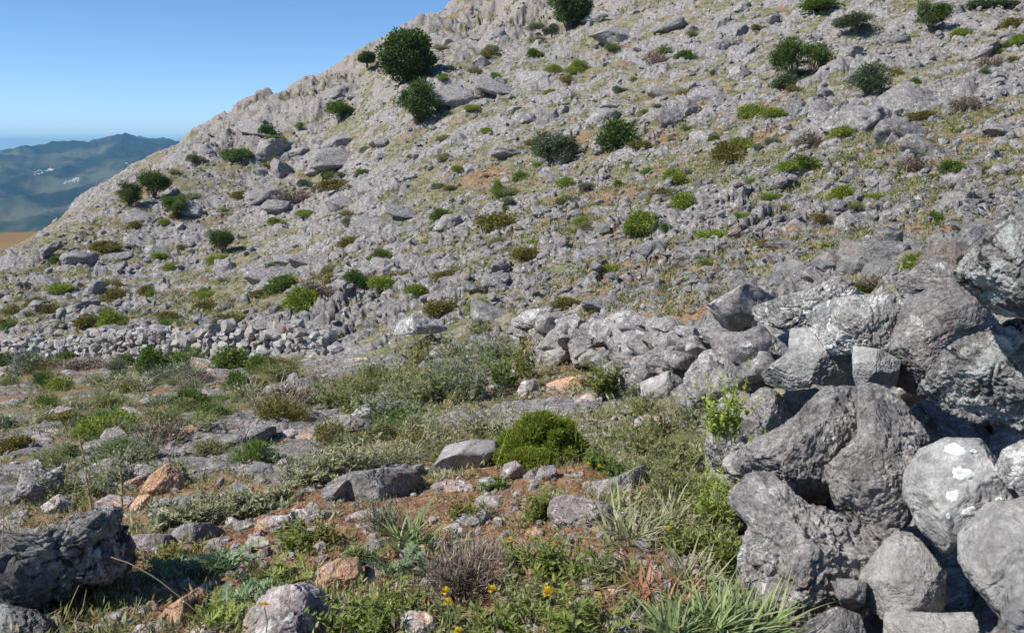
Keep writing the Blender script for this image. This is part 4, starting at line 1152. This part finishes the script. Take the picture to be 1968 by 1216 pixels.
# shrubs between the two walls on the left
for a in [
 ('leafy_shrub','green',295,722,60,60,'upright bright green shrub against the face of the long wall'),('leafy_shrub','green',240,714,44,34,'bright green shrub left of the upright wall shrub'),
 ('leafy_shrub','green',232,738,44,32,'bright green shrub in front of a grey stone below the left wall'),('leafy_shrub','green',132,696,44,28,'small green shrub at the foot of the wall near its left end'),
 ('dry_shrub','brown',155,714,90,38,'brown dry patch shrub along the wall foot on the left'),('leafy_shrub','green',440,716,84,54,'broad green shrub at the wall foot right of centre left'),
 ('leafy_shrub','green',457,762,56,54,'round deep green shrub on pale ground below the broad green one'),('leafy_shrub','green',368,788,70,46,'green shrub on the terrace left of the round deep green one'),
 ('broom_shrub','lime',117,752,54,32,'olive-lime shrub on the terrace beyond the ochre cushion'),('olive_shrub','oak',85,748,46,44,'dark thin shrub beside the olive-lime terrace shrub'),
 ('thorny_shrub','gorse',115,816,72,32,'ochre-green cushion on the terrace near the left edge'),('thorny_shrub','gorse',248,762,38,30,'small brownish green shrub on the middle terrace'),
 ('dry_shrub','brown',388,738,60,36,'dark dry shrub left of the round deep green one'),('leafy_shrub','oak',10,706,40,36,'dark green shrub at the wall foot cut by the left edge'),
 ('dry_shrub','brown',575,790,120,72,'large purplish brown thorn shrub in the middle left'),('thorny_shrub','gorse',20,870,80,36,'ochre shrub low at the left edge'),
 ('broom_shrub','lime',210,842,110,56,'spreading lime shrub on the left bank'),('dry_shrub','brown',305,860,100,70,'greyish twiggy shrub on the left bank'),
 ('leafy_shrub','green',505,720,60,40,'soft green shrub left of the broken wall end'),('leafy_shrub','herb',545,745,90,44,'pale green herb clump beside the purplish thorn shrub'),
 ]:
    nm, leaf, bx, by, w, h, lab = a
    plant(nm, 'shrub', {'brown': 'loose', 'gorse': 'cushion', 'lime': 'cushion'}.get(leaf, 'shrub' if leaf == 'green' else 'loose'), leaf, bx, by, w, h, lab, 'shrubs of the lower terrace')
# ------------------------------------------------------------------ near plants, each with its own build
def near(name, cat, bx, by, label, group=None, Z=None):
    if Z is None: x, y, Z = hit(bx, by)
    else: x, y, _ = P(bx, by, Z)
    gz = ground(x, y)[0]; zz = P(bx, by, Z)[2]
    z = zz if abs(gz - zz) > .35 else gz
    root = bpy.data.objects.new(name, None); COL.objects.link(root)
    root.location = (x, y, z - .01); root.empty_display_size = .05
    tag(root, label, cat, group)
    return root, Z / F
def part(name, vf, mat, root):
    return link(name, mesh_np(name, vf[0], vf[1], mat, smoothed=False), root)
_sd = [5000]
def seed():
    _sd[0] += 13; return _sd[0]

def herb(bx, by, w, h, leaf, label, name='tall_herb', cat='plant', n_st=26, lpl=26, ll=.05, lw=.016, stem='herb', group='green herbs around the scrub', spread=.5, Z=None, upright=.9):
    """a clump of leafy stems"""
    root, s = near(name, cat, bx, by, label, group, Z)
    W_, H_ = w * s, h * s; sd = seed(); r = np.random.default_rng(sd)
    b = np.c_[r.normal(size=(n_st, 2)) * W_ * .16, np.zeros(n_st)]
    d = np.c_[r.normal(size=(n_st, 2)) * spread, np.full(n_st, upright + .2)]; d /= np.linalg.norm(d, axis=1)[:, None]
    d[:, :2] *= min(2.0, W_ / max(H_, .01))
    ln = H_ * r.uniform(.55, 1.05, n_st)
    bend = r.uniform(0, .18, n_st)
    part('stem', strips(b, d, ln, np.full(n_st, .006), bend, sd), L[stem], root)
    dn = d / np.linalg.norm(d, axis=1)[:, None]
    k = np.repeat(np.arange(n_st), lpl); t = r.uniform(.12, 1, len(k))
    hor = np.c_[dn[:, :2], np.zeros(n_st)]; hor /= np.linalg.norm(hor, axis=1)[:, None] + 1e-6
    pos = b[k] + dn[k] * (ln[k] * t)[:, None] + hor[k] * (bend[k] * ln[k] * t * t * .7)[:, None] - np.array([0, 0, 1]) * (bend[k] * ln[k] * t * t * .75)[:, None]
    ax = unitv(r, len(k)) * [1, 1, .5] + np.array([0, 0, .45]); ax /= np.linalg.norm(ax, axis=1)[:, None]
    sdv = np.cross(ax, [0, 0, 1]) + .4 * unitv(r, len(k)); sdv /= np.linalg.norm(sdv, axis=1)[:, None]
    q = r.uniform(.6, 1.25, len(k)) * (1.15 - .6 * t)
    part('foliage', leaf_arrays(pos, ax, sdv, ll * q, lw * q), L[leaf], root)
    return root

def strap(bx, by, w, h, leaf, label, n=60, wd=.012, name='asphodel', group='strappy leaved clumps', bend=.35, Z=None, spread=.75):
    root, s = near(name, 'plant', bx, by, label, group, Z)
    W_, H_ = w * s, h * s; sd = seed(); r = np.random.default_rng(sd)
    b = np.c_[r.normal(size=(n, 2)) * W_ * .13, np.zeros(n)]
    d = np.c_[r.normal(size=(n, 2)) * spread, r.uniform(.6, 1.3, n)]
    part('leaves', strips(b, d, H_ * r.uniform(.7, 1.35, n), wd * r.uniform(.6, 1.3, n), bend * r.uniform(.1, 1.3, n), sd, 6), L[leaf], root)
    return root

def twigs(bx, by, w, h, leaf, label, n=260, name='dry_bush', Z=None):
    root, s = near(name, 'bush', bx, by, label, 'dry twiggy bushes', Z)
    W_, H_ = w * s, h * s; sd = seed(); r = np.random.default_rng(sd)
    d = np.c_[r.normal(size=(n, 2)) * .42 * W_ / H_, np.ones(n)]
    d[:, :2] *= 1.5
    b = np.c_[r.normal(size=(n, 2)) * W_ * .12, np.zeros(n)]
    ln = H_ * r.uniform(.5, 1.0, n)
    part('stem', strips(b, d, ln, np.full(n, .0045), r.uniform(0, .15, n), sd, 4), L['brown'], root)
    k = r.integers(0, n, n * 6); t = r.uniform(.3, .95, len(k)); dn = d / np.linalg.norm(d, axis=1)[:, None]
    b2 = b[k] + dn[k] * (ln[k] * t)[:, None]
    d2 = dn[k] + unitv(r, len(k)) * .8
    part('foliage', strips(b2, d2, H_ * r.uniform(.06, .16, len(k)), np.full(len(k), .004), np.zeros(len(k)), sd + 1, 2), L[leaf], root)
    return root

def thistle(bx, by, w, h, label, leaf='thistle', n=40, Z=None, name='thistle'):
    """rosettes of lobed leaves"""
    root, s = near(name, 'plant', bx, by, label, 'blue-green lobed leaved plants', Z)
    W_, H_ = w * s, h * s; sd = seed(); r = np.random.default_rng(sd); parts = []
    b = np.c_[r.normal(size=(n, 2)) * W_ * .22, np.zeros(n)]; a = r.uniform(0, 6.283, n); ln = r.uniform(.45, .8, n) * max(W_ * .6, H_)
    d = np.c_[np.cos(a), np.sin(a), r.uniform(.5, 1.6, n)]; d /= np.linalg.norm(d, axis=1)[:, None]
    bend = r.uniform(.2, .5, n)
    rib = strips(b, d, ln, np.full(n, .012), bend, sd, 5)
    hor = np.c_[np.cos(a), np.sin(a), np.zeros(n)]; side = np.cross(hor, [0, 0, 1.0])
    P_, A_, S_, l_, w_ = [], [], [], [], []
    for t in np.linspace(.18, .97, 9):
        c = b + d * (ln * t)[:, None] + hor * (bend * ln * t * t * .7)[:, None] - np.array([0, 0, 1]) * (bend * ln * t * t * .75)[:, None]
        for sg in (-1, 1):
            ax = side * sg + d * .6 + unitv(r, n) * .25; ax /= np.linalg.norm(ax, axis=1)[:, None]
            P_.append(c); A_.append(ax); S_.append(d); l_.append(ln * .24 * math.sin(math.pi * (.15 + .8 * t)) * r.uniform(.8, 1.2, n)); w_.append(ln * .12 * np.ones(n))
    lf = leaf_arrays(np.vstack(P_), np.vstack(A_), np.vstack(S_), np.concatenate(l_), np.concatenate(w_))
    part('leaves', join(rib, lf), L[leaf], root)
    return root

# the round green bush in the middle of the ground
root, s = near('broom_bush', 'bush', 1042, 886, 'round bright green feathery bush in the middle of the ground')
W_, H_ = 182 * s, 132 * s; r_ = np.random.default_rng(77)
lum = [(a * W_, b * W_, c * H_, q * W_, q * W_, q * W_ * .8) for a, b, c, q, _, _ in dome_lumps(93, 60, .43, .74, .095)]
n = 420
d = unitv(r_, n); d[:, 2] = np.abs(d[:, 2]) * .9 + .12; d[:, :2] *= W_ / H_ * .62
tv = strips(np.c_[r_.normal(size=(n, 2)) * W_ * .16, np.abs(r_.normal(size=n)) * H_ * .15], d, np.linalg.norm(d, axis=1) * H_ * .0 + r_.uniform(.4, .8, n) * H_, np.full(n, .005), r_.uniform(-.05, .2, n), 78, 4)
part('stem', tv, L['lime'], root)
part('foliage', cloud(64000, lum, .024, .0068, 92, .35, .5), L['lime'], root)

# scrub in front of the middle stretch of the wall
HB = [
 (770,770,110,112,'herb','tall pale herb clump at the left side of the scrub'),(835,780,130,130,'herb','bushy grey-green herb clump in the middle of the scrub'),
 (905,772,120,130,'grey','tall dusky green clump in the middle of the scrub'),(965,752,105,120,'green','deep green clump at the right side of the scrub'),
 (1010,728,76,120,'gorse','brownish tall clump against the wall stones at the right end of the scrub'),(800,702,90,72,'gorse','ochre-green clump behind the scrub on the left'),
 (885,700,120,80,'herb','pale herb clump behind the scrub under the capping stone'),(955,690,100,72,'grey','dusky clump right behind the scrub near the capping stone'),
 (715,740,80,80,'herb','pale herbs in the gap of the wall'),(690,800,80,70,'herb','yellowish herbs below the gap of the wall'),(640,790,80,66,'herb','pale herbs right of the purplish thorn shrub'),
 (745,820,90,70,'grey','grey-green herbs in front of the scrub at the left'),(1165,775,84,90,'fresh','fresh green bush left of the wall foot stones'),(1195,698,50,50,'climb','tiny yellow-green climber tuft on the wall'),
 (930,640,60,40,'herb','grassy herb tuft on top of the wall above the scrub'),
]
for bx, by, w, h, leaf, lab in HB:
    herb(bx, by, w, h, leaf, lab, n_st=34, lpl=34, ll=.075, lw=.024)
for bx, by, w, h, lab in [(850,862,130,104,'largest woolly pale leaved plant left of the round green bush'),(935,842,110,84,'woolly plant tucked against the round green bush'),(800,846,80,74,'woolly plant between the layered slab and the scrub'),
                          (690,915,90,90,'woolly plant above the wide stained slab'),(640,922,90,84,'woolly plant left of the one above the wide stained slab'),(590,930,84,78,'woolly plant beside the grey ledge stones'),
                          (385,1005,110,72,'woolly plant right below the orange pyramid rock'),(455,990,96,64,'woolly plant left of the pale pink rocks'),(330,1018,70,58,'small woolly plant above the low tan rock'),(530,965,80,54,'low woolly plant above the pale pink rocks')]:
    herb(bx, by, w, h, 'woolly', lab, name='woolly_sage', n_st=34, lpl=30, ll=.052, lw=.017, stem='woolly', group='pale woolly leaved plants', spread=.6)
for bx, by, w, h, leaf, lab in [
 (205,935,160,110,'grey','wide grey-green bush behind the whitish pointed rock'),(150,968,110,92,'herb','herb tangle right of the whitish pointed rock'),(265,890,130,84,'grey','grey-green bush above the orange rocks'),
 (380,842,90,52,'herb','pale herbs above the low grey ledge'),(440,800,90,50,'herb','green herbs left of the dark layered ledge'),(560,815,80,44,'herb','small herbs under the purplish thorn shrub'),
 (100,900,90,60,'herb','herb clump at the far left behind the pointed rock'),(330,930,70,46,'herb','yellowish herbs behind the orange pyramid rock'),
 (1305,900,110,100,'herb','herb clump right of the round green bush'),(1380,965,110,112,'climb','light green herbs at the foot of the long slanting slab'),(1345,1065,110,100,'herb','herbs at the foot of the craggy boulder'),
 (1230,872,110,92,'herb','dry-tipped herbs beside the round green bush'),(1400,1110,90,110,'fresh','bright green herbs below the craggy boulder edge'),(1270,840,90,80,'herb','pale herbs in front of the wall foot stones'),
 (1040,1015,52,82,'fresh','bright green upright plant on the red soil'),(1065,1130,140,112,'fresh','leafy green plant around the round yellow flower'),(960,1225,150,90,'fresh','low green plant at the bottom edge under the yellow flowers'),
 (1110,1225,170,110,'fresh','wide green plant at the bottom edge left of the strappy leaves'),(700,1222,150,110,'fresh','lush green plant by the pale rounded stones at the bottom'),(760,1190,110,84,'fresh','green plant under the tan boulder'),
 (1000,1105,90,84,'herb','green stalky plant between the flowers'),(570,1060,110,60,'fresh','bright green herb patch below the pale pink rocks'),(620,1050,90,44,'gorse','ochre herb patch beside the bright green one'),
 (950,940,60,36,'green','small green tuft on the red soil'),(1190,925,80,60,'green','green herbs between bush and wedge rock'),(1150,905,60,46,'green','small green herb at the right foot of the round green bush'),(1180,1130,110,90,'herb','tangled herb beside the rust coloured dry leaves'),
 (900,1010,80,46,'gorse','dry ochre herbs beside the knobbly rock'),(690,1085,60,50,'herb','small herb above the tan boulder'),(860,1215,120,90,'herb','tangled herbs at the bottom edge below the twiggy bush'),
 (1010,1180,110,84,'herb','dense herb clump below the round yellow flower'),(330,1075,110,52,'gorse','ochre herb mat right of the dark boulder'),
 ]:
    herb(bx, by, w, h, leaf, lab, n_st=30, lpl=26, ll=.045, lw=.014, group='low herbs of the path edge')
for bx, by, w, h, leaf, lab in [(1405,935,80,110,'climb','light green herb climbing out of the gap below the climber'),(1370,885,80,90,'climb','light green herb left of the brownish upright boulder'),(1300,960,110,90,'herb','pale grassy herb in front of the climber'),
                               (1255,930,90,80,'herb','pale grassy herb beside the grey wedge rock'),(1370,1020,90,110,'climb','yellowish herb against the craggy boulder'),(1310,1060,90,80,'fresh','fresh herb left of the yellowish one by the craggy boulder'),
                               (1240,800,90,70,'herb','pale herb behind the round green bush near the wall foot'),(1320,820,80,80,'grey','grey-green herb at the wall foot below the climber')]:
    herb(bx, by, w, h, leaf, lab, n_st=36, lpl=34, ll=.035, lw=.010, group='herbs along the foot of the boulders')
herb(1395, 840, 100, 150, 'climb', 'yellow-green climber with round leaves up the wall', name='climber', n_st=26, lpl=24, ll=.034, lw=.03, stem='climb', group=None, Z=4.15)
herb(1455, 872, 50, 60, 'climb', 'few yellow-green leaves against the upright boulder', name='climber', n_st=8, lpl=9, ll=.045, lw=.036, stem='climb', group=None, Z=4.0)
for bx, by, w, h, leaf, lab in [(340,1105,120,66,'thistle','blue-green lobed plant right of the dark boulder'),(425,1100,100,90,'thistle','blue-green lobed plant below the round-backed rock'),(470,1165,130,96,'thistle','largest blue-green lobed plant at the bottom left'),
                                (545,1120,120,84,'fresh','green lobed plant above the rough pinkish boulder'),(435,1222,100,104,'fresh','bright green lobed plant at the bottom edge by the orange stones'),(780,1105,130,72,'thistle','blue-green lobed plant under the pale strappy clump'),
                                (1250,1200,110,70,'thistle','small bluish plant near the rust coloured leaves'),(520,985,60,36,'thistle','small bluish rosette above the pale pink rocks')]:
    thistle(bx, by, w, h, lab, leaf)
for bx, by, w, h, n, leaf, lab in [(790,1060,120,92,90,'aspho','pale strappy clump in the middle front'),(1205,1045,150,96,90,'woolly','greyish strappy clump on the pinkish broken slab'),(1285,1010,120,92,70,'woolly','greyish strappy clump left of the craggy boulder'),
                                  (1380,1232,230,120,200,'aspho','largest bright strappy clump at the bottom edge'),(1290,1235,140,90,80,'aspho','bright strappy clump left of the largest one'),(1460,1232,120,120,60,'aspho','bright strappy clump leaning on the wall foot'),
                                  (1330,1125,120,96,60,'woolly','grey strappy clump above the largest bright one'),(1170,1000,90,70,40,'aspho','thin strappy clump behind the greyish ones')]:
    strap(bx, by, w, h, leaf, lab, n)
strap(1262, 1165, 230, 84, 'rust', 'heap of rust coloured dry strap leaves', 240, .013, 'dry_leaf_heap', None, .75, spread=1.6)
for bx, by, w, h, n, leaf, lab in [(885,1155,130,150,300,'brown','large grey-brown twiggy bush behind the yellow flowers'),(740,1035,70,84,120,'grey','thin twiggy bush behind the pale strappy clump'),(930,1090,80,80,120,'brown','small brown twiggy bush right of the large one')]:
    twigs(bx, by, w, h, leaf, lab, n)

# yellow flowers
for k, (fx, fy, sz, drop, lab) in enumerate([(508,1164,16,60,'yellow flower alone in front of the rough pinkish boulder'),(857,1137,16,60,'upper yellow flower of a pair in the twiggy bush'),(861,1157,15,50,'lower yellow flower of a pair in the twiggy bush'),
     (946,1133,15,60,'yellow flower between the twiggy bush and the round bloom'),(1053,1139,20,66,'biggest round yellow flower near the bottom'),(980,1038,12,40,'yellow flower by the knobbly dark and white rock'),
     (1062,1046,9,36,'small yellow flower above the leafy green plant'),(1131,892,7,24,'small yellow flower right of the white-topped stone'),(1152,896,7,24,'tiny yellow flower right of its twin beside the bush'),(1102,952,8,24,'yellow flower on the red soil edge'),
     (880,1213,14,30,'yellow flower cut by the bottom edge'),(1285,1015,8,40,'small yellow flower in the greyish strappy clump'),(1150,1145,8,30,'pale yellow flower beside the tangled herb'),(1122,938,7,22,'yellow flower just above the red soil edge one')]):
    x, y, Z = hit(fx, fy + drop); Zf = Z - .22
    c = P(fx, fy, Zf); g0 = P(fx, fy + drop, Zf + .02)
    root = bpy.data.objects.new('yellow_flower', None); COL.objects.link(root); root.location = tuple(g0); root.empty_display_size = .02
    tag(root, lab, 'flower', 'yellow flowers')
    c = c - g0; rr = sz * Zf / F * .68; r = np.random.default_rng(k)
    part('stem', tube([(0, 0, -.03), c * .5 + [.01, 0, 0], c], [.0022, .002, .0016], 5), L['herb'], root)
    n = 60; d = unitv(r, n); d[:, 2] = np.abs(d[:, 2]); 
    hv = cloud(n * 3, [(*c, rr, rr, rr * .75)], rr * .7, rr * .4, 30 + k, .2, .9)
    part('petals', leaf_arrays(c + d * rr * .35, d, np.cross(d, [.3, .5, .8]), np.full(n, rr * .75), np.full(n, rr * .5)), L['flower'], root)

# dead flower stalks and lone straws
for pts, Z, rad, lab, mt, nm in [([(178,990),(168,930),(160,875),(152,838)],5.0,.008,'pale dead flower stalk behind the dark boulder, taller of two','straw','dead_stalk'),([(235,988),(234,930),(229,872)],4.8,.0075,'pale dead flower stalk beside the orange rocks, shorter of two','straw','dead_stalk')]:
    p = np.array([P(a, b, Z) for a, b in pts]); o0 = p[0]
    root = bpy.data.objects.new(nm, None); COL.objects.link(root); root.location = tuple(o0); tag(root, lab, 'stalk')
    part('stem', tube(p - o0, np.linspace(rad, rad * .5, len(p)), 7), L[mt], root)
    r = np.random.default_rng(int(Z * 10)); n = 70; t = r.uniform(.25, 1, n); q = np.array([[np.interp(v, np.linspace(0, 1, len(p)), (p - o0)[:, i]) for i in range(3)] for v in t])
    ax = unitv(r, n) + [0, 0, .4]; ax /= np.linalg.norm(ax, axis=1)[:, None]
    part('seed_heads', leaf_arrays(q, ax, np.cross(ax, unitv(r, n)), np.full(n, .03), np.full(n, .014)), L['straw'], root)
for pts, Z, lab in [([(213,1070),(250,1082),(300,1110),(350,1150),(400,1195)],3.0,'long arching dry straw across the dark hollow'),([(124,1192),(140,1150),(152,1124)],2.95,'left thin straw in front of the dark boulder'),([(134,1214),(160,1165),(166,1132)],2.9,'right thin straw in front of the dark boulder'),
                    ([(4,1060),(7,1000),(5,960)],2.9,'thin dry straw at the left edge before the dark boulder'),([(310,1216),(312,1190),(311,1182)],2.9,'short pale straw by the rust orange rock'),([(535,1216),(538,1180),(536,1160)],2.95,'short straw right of the lone yellow flower'),
                    ([(1490,1160),(1510,1110),(1519,1050)],2.6,'dark thin grass stem in front of the craggy boulder'),([(1500,1180),(1520,1130),(1530,1100)],2.6,'second grass stem in front of the craggy boulder')]:
    p = np.array([P(a, b, Z) for a, b in pts])
    tt = np.linspace(0, 1, 14); pp = np.array([[np.interp(v, np.linspace(0, 1, len(p)), p[:, i]) for i in range(3)] for v in tt])
    o0 = pp[0].copy()
    v, f = tube(pp - o0, np.linspace(.0024, .0012, 14), 5)
    o = link('grass_straw', mesh_np('grass_straw', v, f, L['straw']), None, tuple(o0)); tag(o, lab, 'straw')

# half buried stones of the path
r_ = np.random.default_rng(61)
pathp = [rock_unit_mesh('stone_shape', 4, 500 + k, M['rock_earthy' if k % 3 else 'rock'], power=3.4, cuts=14, rough=.9) for k in range(9)]
PATHL = [((900,950),'on the red soil around the middle of the ground'),((500,870),'in the ledges left of the woolly plants'),((250,800),'on the left bank below the long wall'),((700,740),'near the gap of the long wall'),((1250,980),'between the strappy clumps and the round green bush'),
         ((400,1080),'around the blue-green lobed plants'),((1000,1150),'among the yellow flowers'),((120,900),'at the left edge behind the dark boulder'),((1080,790),'above the round green bush')]
for k in range(170):
    px, py = reg_front(r_)
    while px is None or px < 0: px, py = reg_front(r_)
    x, y, Z = hit(px, py); w = r_.uniform(26, 84) * Z / F * .5
    if Z < 4.2: w *= .75
    o = put_rock('stone', pathp[k % 9], x, y, ground(x, y)[0] - w * .02, w, w * r_.uniform(.55, .9), w * r_.uniform(.3, .55), r_.normal() * .5, r_.normal() * .12, -.12 + r_.normal() * .1)
    wh = min(PATHL, key=lambda a: math.hypot(a[0][0] - px, 1.4 * (a[0][1] - py)))[1]
    tag(o, f'small half buried grey stone {wh}', 'stone', f'half buried stones {wh}')

# grass and ground cover nobody could count
def grass_field(name, region, n, per, ln, wd, mat, seed_, spread=.6, soil_only=True, leafy=False):
    r = np.random.default_rng(seed_); xs, ys, zz = [], [], []
    while len(xs) < n:
        px, py = region(r)
        if px is None: continue
        x, y, Z = hit(px, py); xs.append(x + r.normal() * .01 * Z); ys.append(y + r.normal() * .03 * Z); zz.append(Z)
    xs, ys, zz = map(np.array, (xs, ys, zz))
    z, rk, red, _ = terrain(xs, ys)
    if soil_only:
        k = (rk < r.uniform(.2, 1.0, len(rk)) * .9) & ((red < r.uniform(.55, 1.1, len(rk))) | (seed_ in (906, 910)))
        xs, ys, z, zz = xs[k], ys[k], z[k], zz[k]
    m = len(xs)
    sc_ = np.clip(zz / 9, .55, 3.2) ** .6 * r.uniform(.6, 1.4, m)
    i = np.repeat(np.arange(m), per); q = len(i)
    b = np.c_[xs[i] + r.normal(size=q) * .05 * sc_[i], ys[i] + r.normal(size=q) * .05 * sc_[i], z[i] - .01]
    if leafy:
        ax = unitv(r, q); ax[:, 2] = np.abs(ax[:, 2]) + .2; ax /= np.linalg.norm(ax, axis=1)[:, None]
        sd_ = np.cross(ax, unitv(r, q)); sd_ /= np.linalg.norm(sd_, axis=1)[:, None] + 1e-9
        b = b + ax * [1.1, 1.1, .7] * (ln * sc_[i] * r.random(q))[:, None]
        v, f = leaf_arrays(b, ax, sd_, ln * .55 * sc_[i], wd * sc_[i])
    else:
        d = np.c_[r.normal(size=(q, 2)) * spread, np.ones(q)]
        v, f = strips(b, d, ln * sc_[i] * r.uniform(.5, 1.2, q), wd * sc_[i], r.uniform(0, .4, q), seed_, 2)
    o = link(name, mesh_np(name, v, f, mat, smoothed=False)); o['kind'] = 'stuff'
grass_field('grass', reg_hill, 13000, 9, .11, .013, L['mixed'], 901)
grass_field('undergrowth', reg_hill, 11000, 24, .08, .02, L['herb'], 902, leafy=True)
grass_field('dry_grass', reg_hill, 4500, 9, .09, .012, L['straw'], 909, spread=.9)
grass_field('grass', reg_front, 1200, 9, .10, .005, L['herb'], 903)
grass_field('dry_grass', reg_front, 2300, 8, .10, .004, L['straw'], 904, spread=1.0)
grass_field('undergrowth', reg_front, 600, 14, .05, .012, L['fresh'], 905, leafy=True)
grass_field('herbs', reg_front, 3000, 26, .085, .011, L['herb'], 907, leafy=True)
grass_field('herbs', reg_front, 700, 26, .10, .015, L['woolly'], 908, leafy=True)
grass_field('rusty_litter', reg_front, 2600, 12, .045, .007, L['rust'], 910, leafy=True)
grass_field('dry_litter', reg_front, 3600, 12, .045, .006, L['brown'], 906, leafy=True)

# ------------------------------------------------------------------ white villages far off
m_, nt_, out_ = mat_new('white_wash'); bs_ = nt_.nodes.new('ShaderNodeBsdfPrincipled'); bs_.inputs['Base Color'].default_value = (.85, .84, .82, 1); nt_.links.new(bs_.outputs[0], out_.inputs[0]); M['white'] = m_
m_, nt_, out_ = mat_new('roof_tile'); bs_ = nt_.nodes.new('ShaderNodeBsdfPrincipled'); bs_.inputs['Base Color'].default_value = (.70, .62, .56, 1); nt_.links.new(bs_.outputs[0], out_.inputs[0]); M['tile'] = m_
def house_mesh():
    v = np.array([(-.5,-.5,0),(.5,-.5,0),(.5,.5,0),(-.5,.5,0),(-.5,-.5,.7),(.5,-.5,.7),(.5,.5,.7),(-.5,.5,.7)], float)
    f = np.array([(0,1,5,4),(1,2,6,5),(2,3,7,6),(3,0,4,7),(0,3,2,1),(4,5,6,7)])
    a = mesh_np('wall', v, f, M['white'], False)
    v = np.array([(-.55,-.55,.702),(.55,-.55,.702),(.55,.55,.702),(-.55,.55,.702),(-.55,0,.92),(.55,0,.92)], float)
    f = np.array([(0,1,5,4),(2,3,4,5),(0,4,3,3),(1,2,5,5)])
    me = bpy.data.meshes.new('roof'); me.from_pydata([tuple(q) for q in v], [], [(0,1,5,4),(2,3,4,5),(0,4,3),(1,2,5),(0,3,2,1)]); me.materials.append(M['tile'])
    return a, me
_hw, _hr = house_mesh()
def far_hit(px, py):
    d = P(px, py, 1.0) - np.array([0, 0, CAMZ]); rr = np.linspace(1200, 14000, 1600) / math.hypot(d[0], d[1])
    q = d[None] * rr[:, None]; h = far_height(q[:, 0], q[:, 1]); k = np.nonzero(h >= q[:, 2] + CAMZ)[0]
    k = k[0] if len(k) else 0
    return q[k, 0], q[k, 1], h[k], rr[k]
r_ = np.random.default_rng(41)
for lst, nm in (([(66,334),(104,326)], 'of the upper left white village'), ([(125,352),(153,344)], 'of the lower white village'), ([(243,315),(262,326)], 'of the little village near the slope')):
    (x0, y0), (x1, y1) = lst
    for k in range(44 if nm.startswith('of the upper') else (32 if 'lower' in nm else 14)):
        t = r_.random(); x, y, z, Z = far_hit(x0 + (x1 - x0) * t, y0 + (y1 - y0) * t + r_.normal() * 1.6)
        root = bpy.data.objects.new('white_house', None); COL.objects.link(root)
        s = r_.uniform(5, 8.5) * Z / 4500; root.location = (x, y, z - 2); root.scale = (s * 1.5, s, s * .75); root.rotation_euler = (0, 0, r_.uniform(0, 3.14))
        tag(root, f'whitewashed house {nm} on the far blue hills', 'house', f'houses {nm}')
        link('wall', _hw, root); link('roof', _hr, root)

# ------------------------------------------------------------------ air between here and the hills
def haze():
    x0, x1, y0, y1, z0, z1 = -17000, 14000, -60, 21000, -361.5, 190
    bm = bmesh.new(); bmesh.ops.create_cube(bm, size=1)
    for q in bm.verts:
        q.co = Vector((x1 if q.co.x > 0 else x0, y1 if q.co.y > 0 else y0, z1 if q.co.z > 0 else z0))
    me = bpy.data.meshes.new('haze'); bm.to_mesh(me); bm.free()
    m, nt, out = mat_new('haze_air')
    pv = nt.nodes.new('ShaderNodeVolumePrincipled'); pv.inputs['Color'].default_value = (.22, .58, .96, 1); pv.inputs['Density'].default_value = .00008
    nt.links.new(pv.outputs[0], out.inputs['Volume'])
    me.materials.append(m); o = link('haze', me); o['kind'] = 'stuff'
haze()
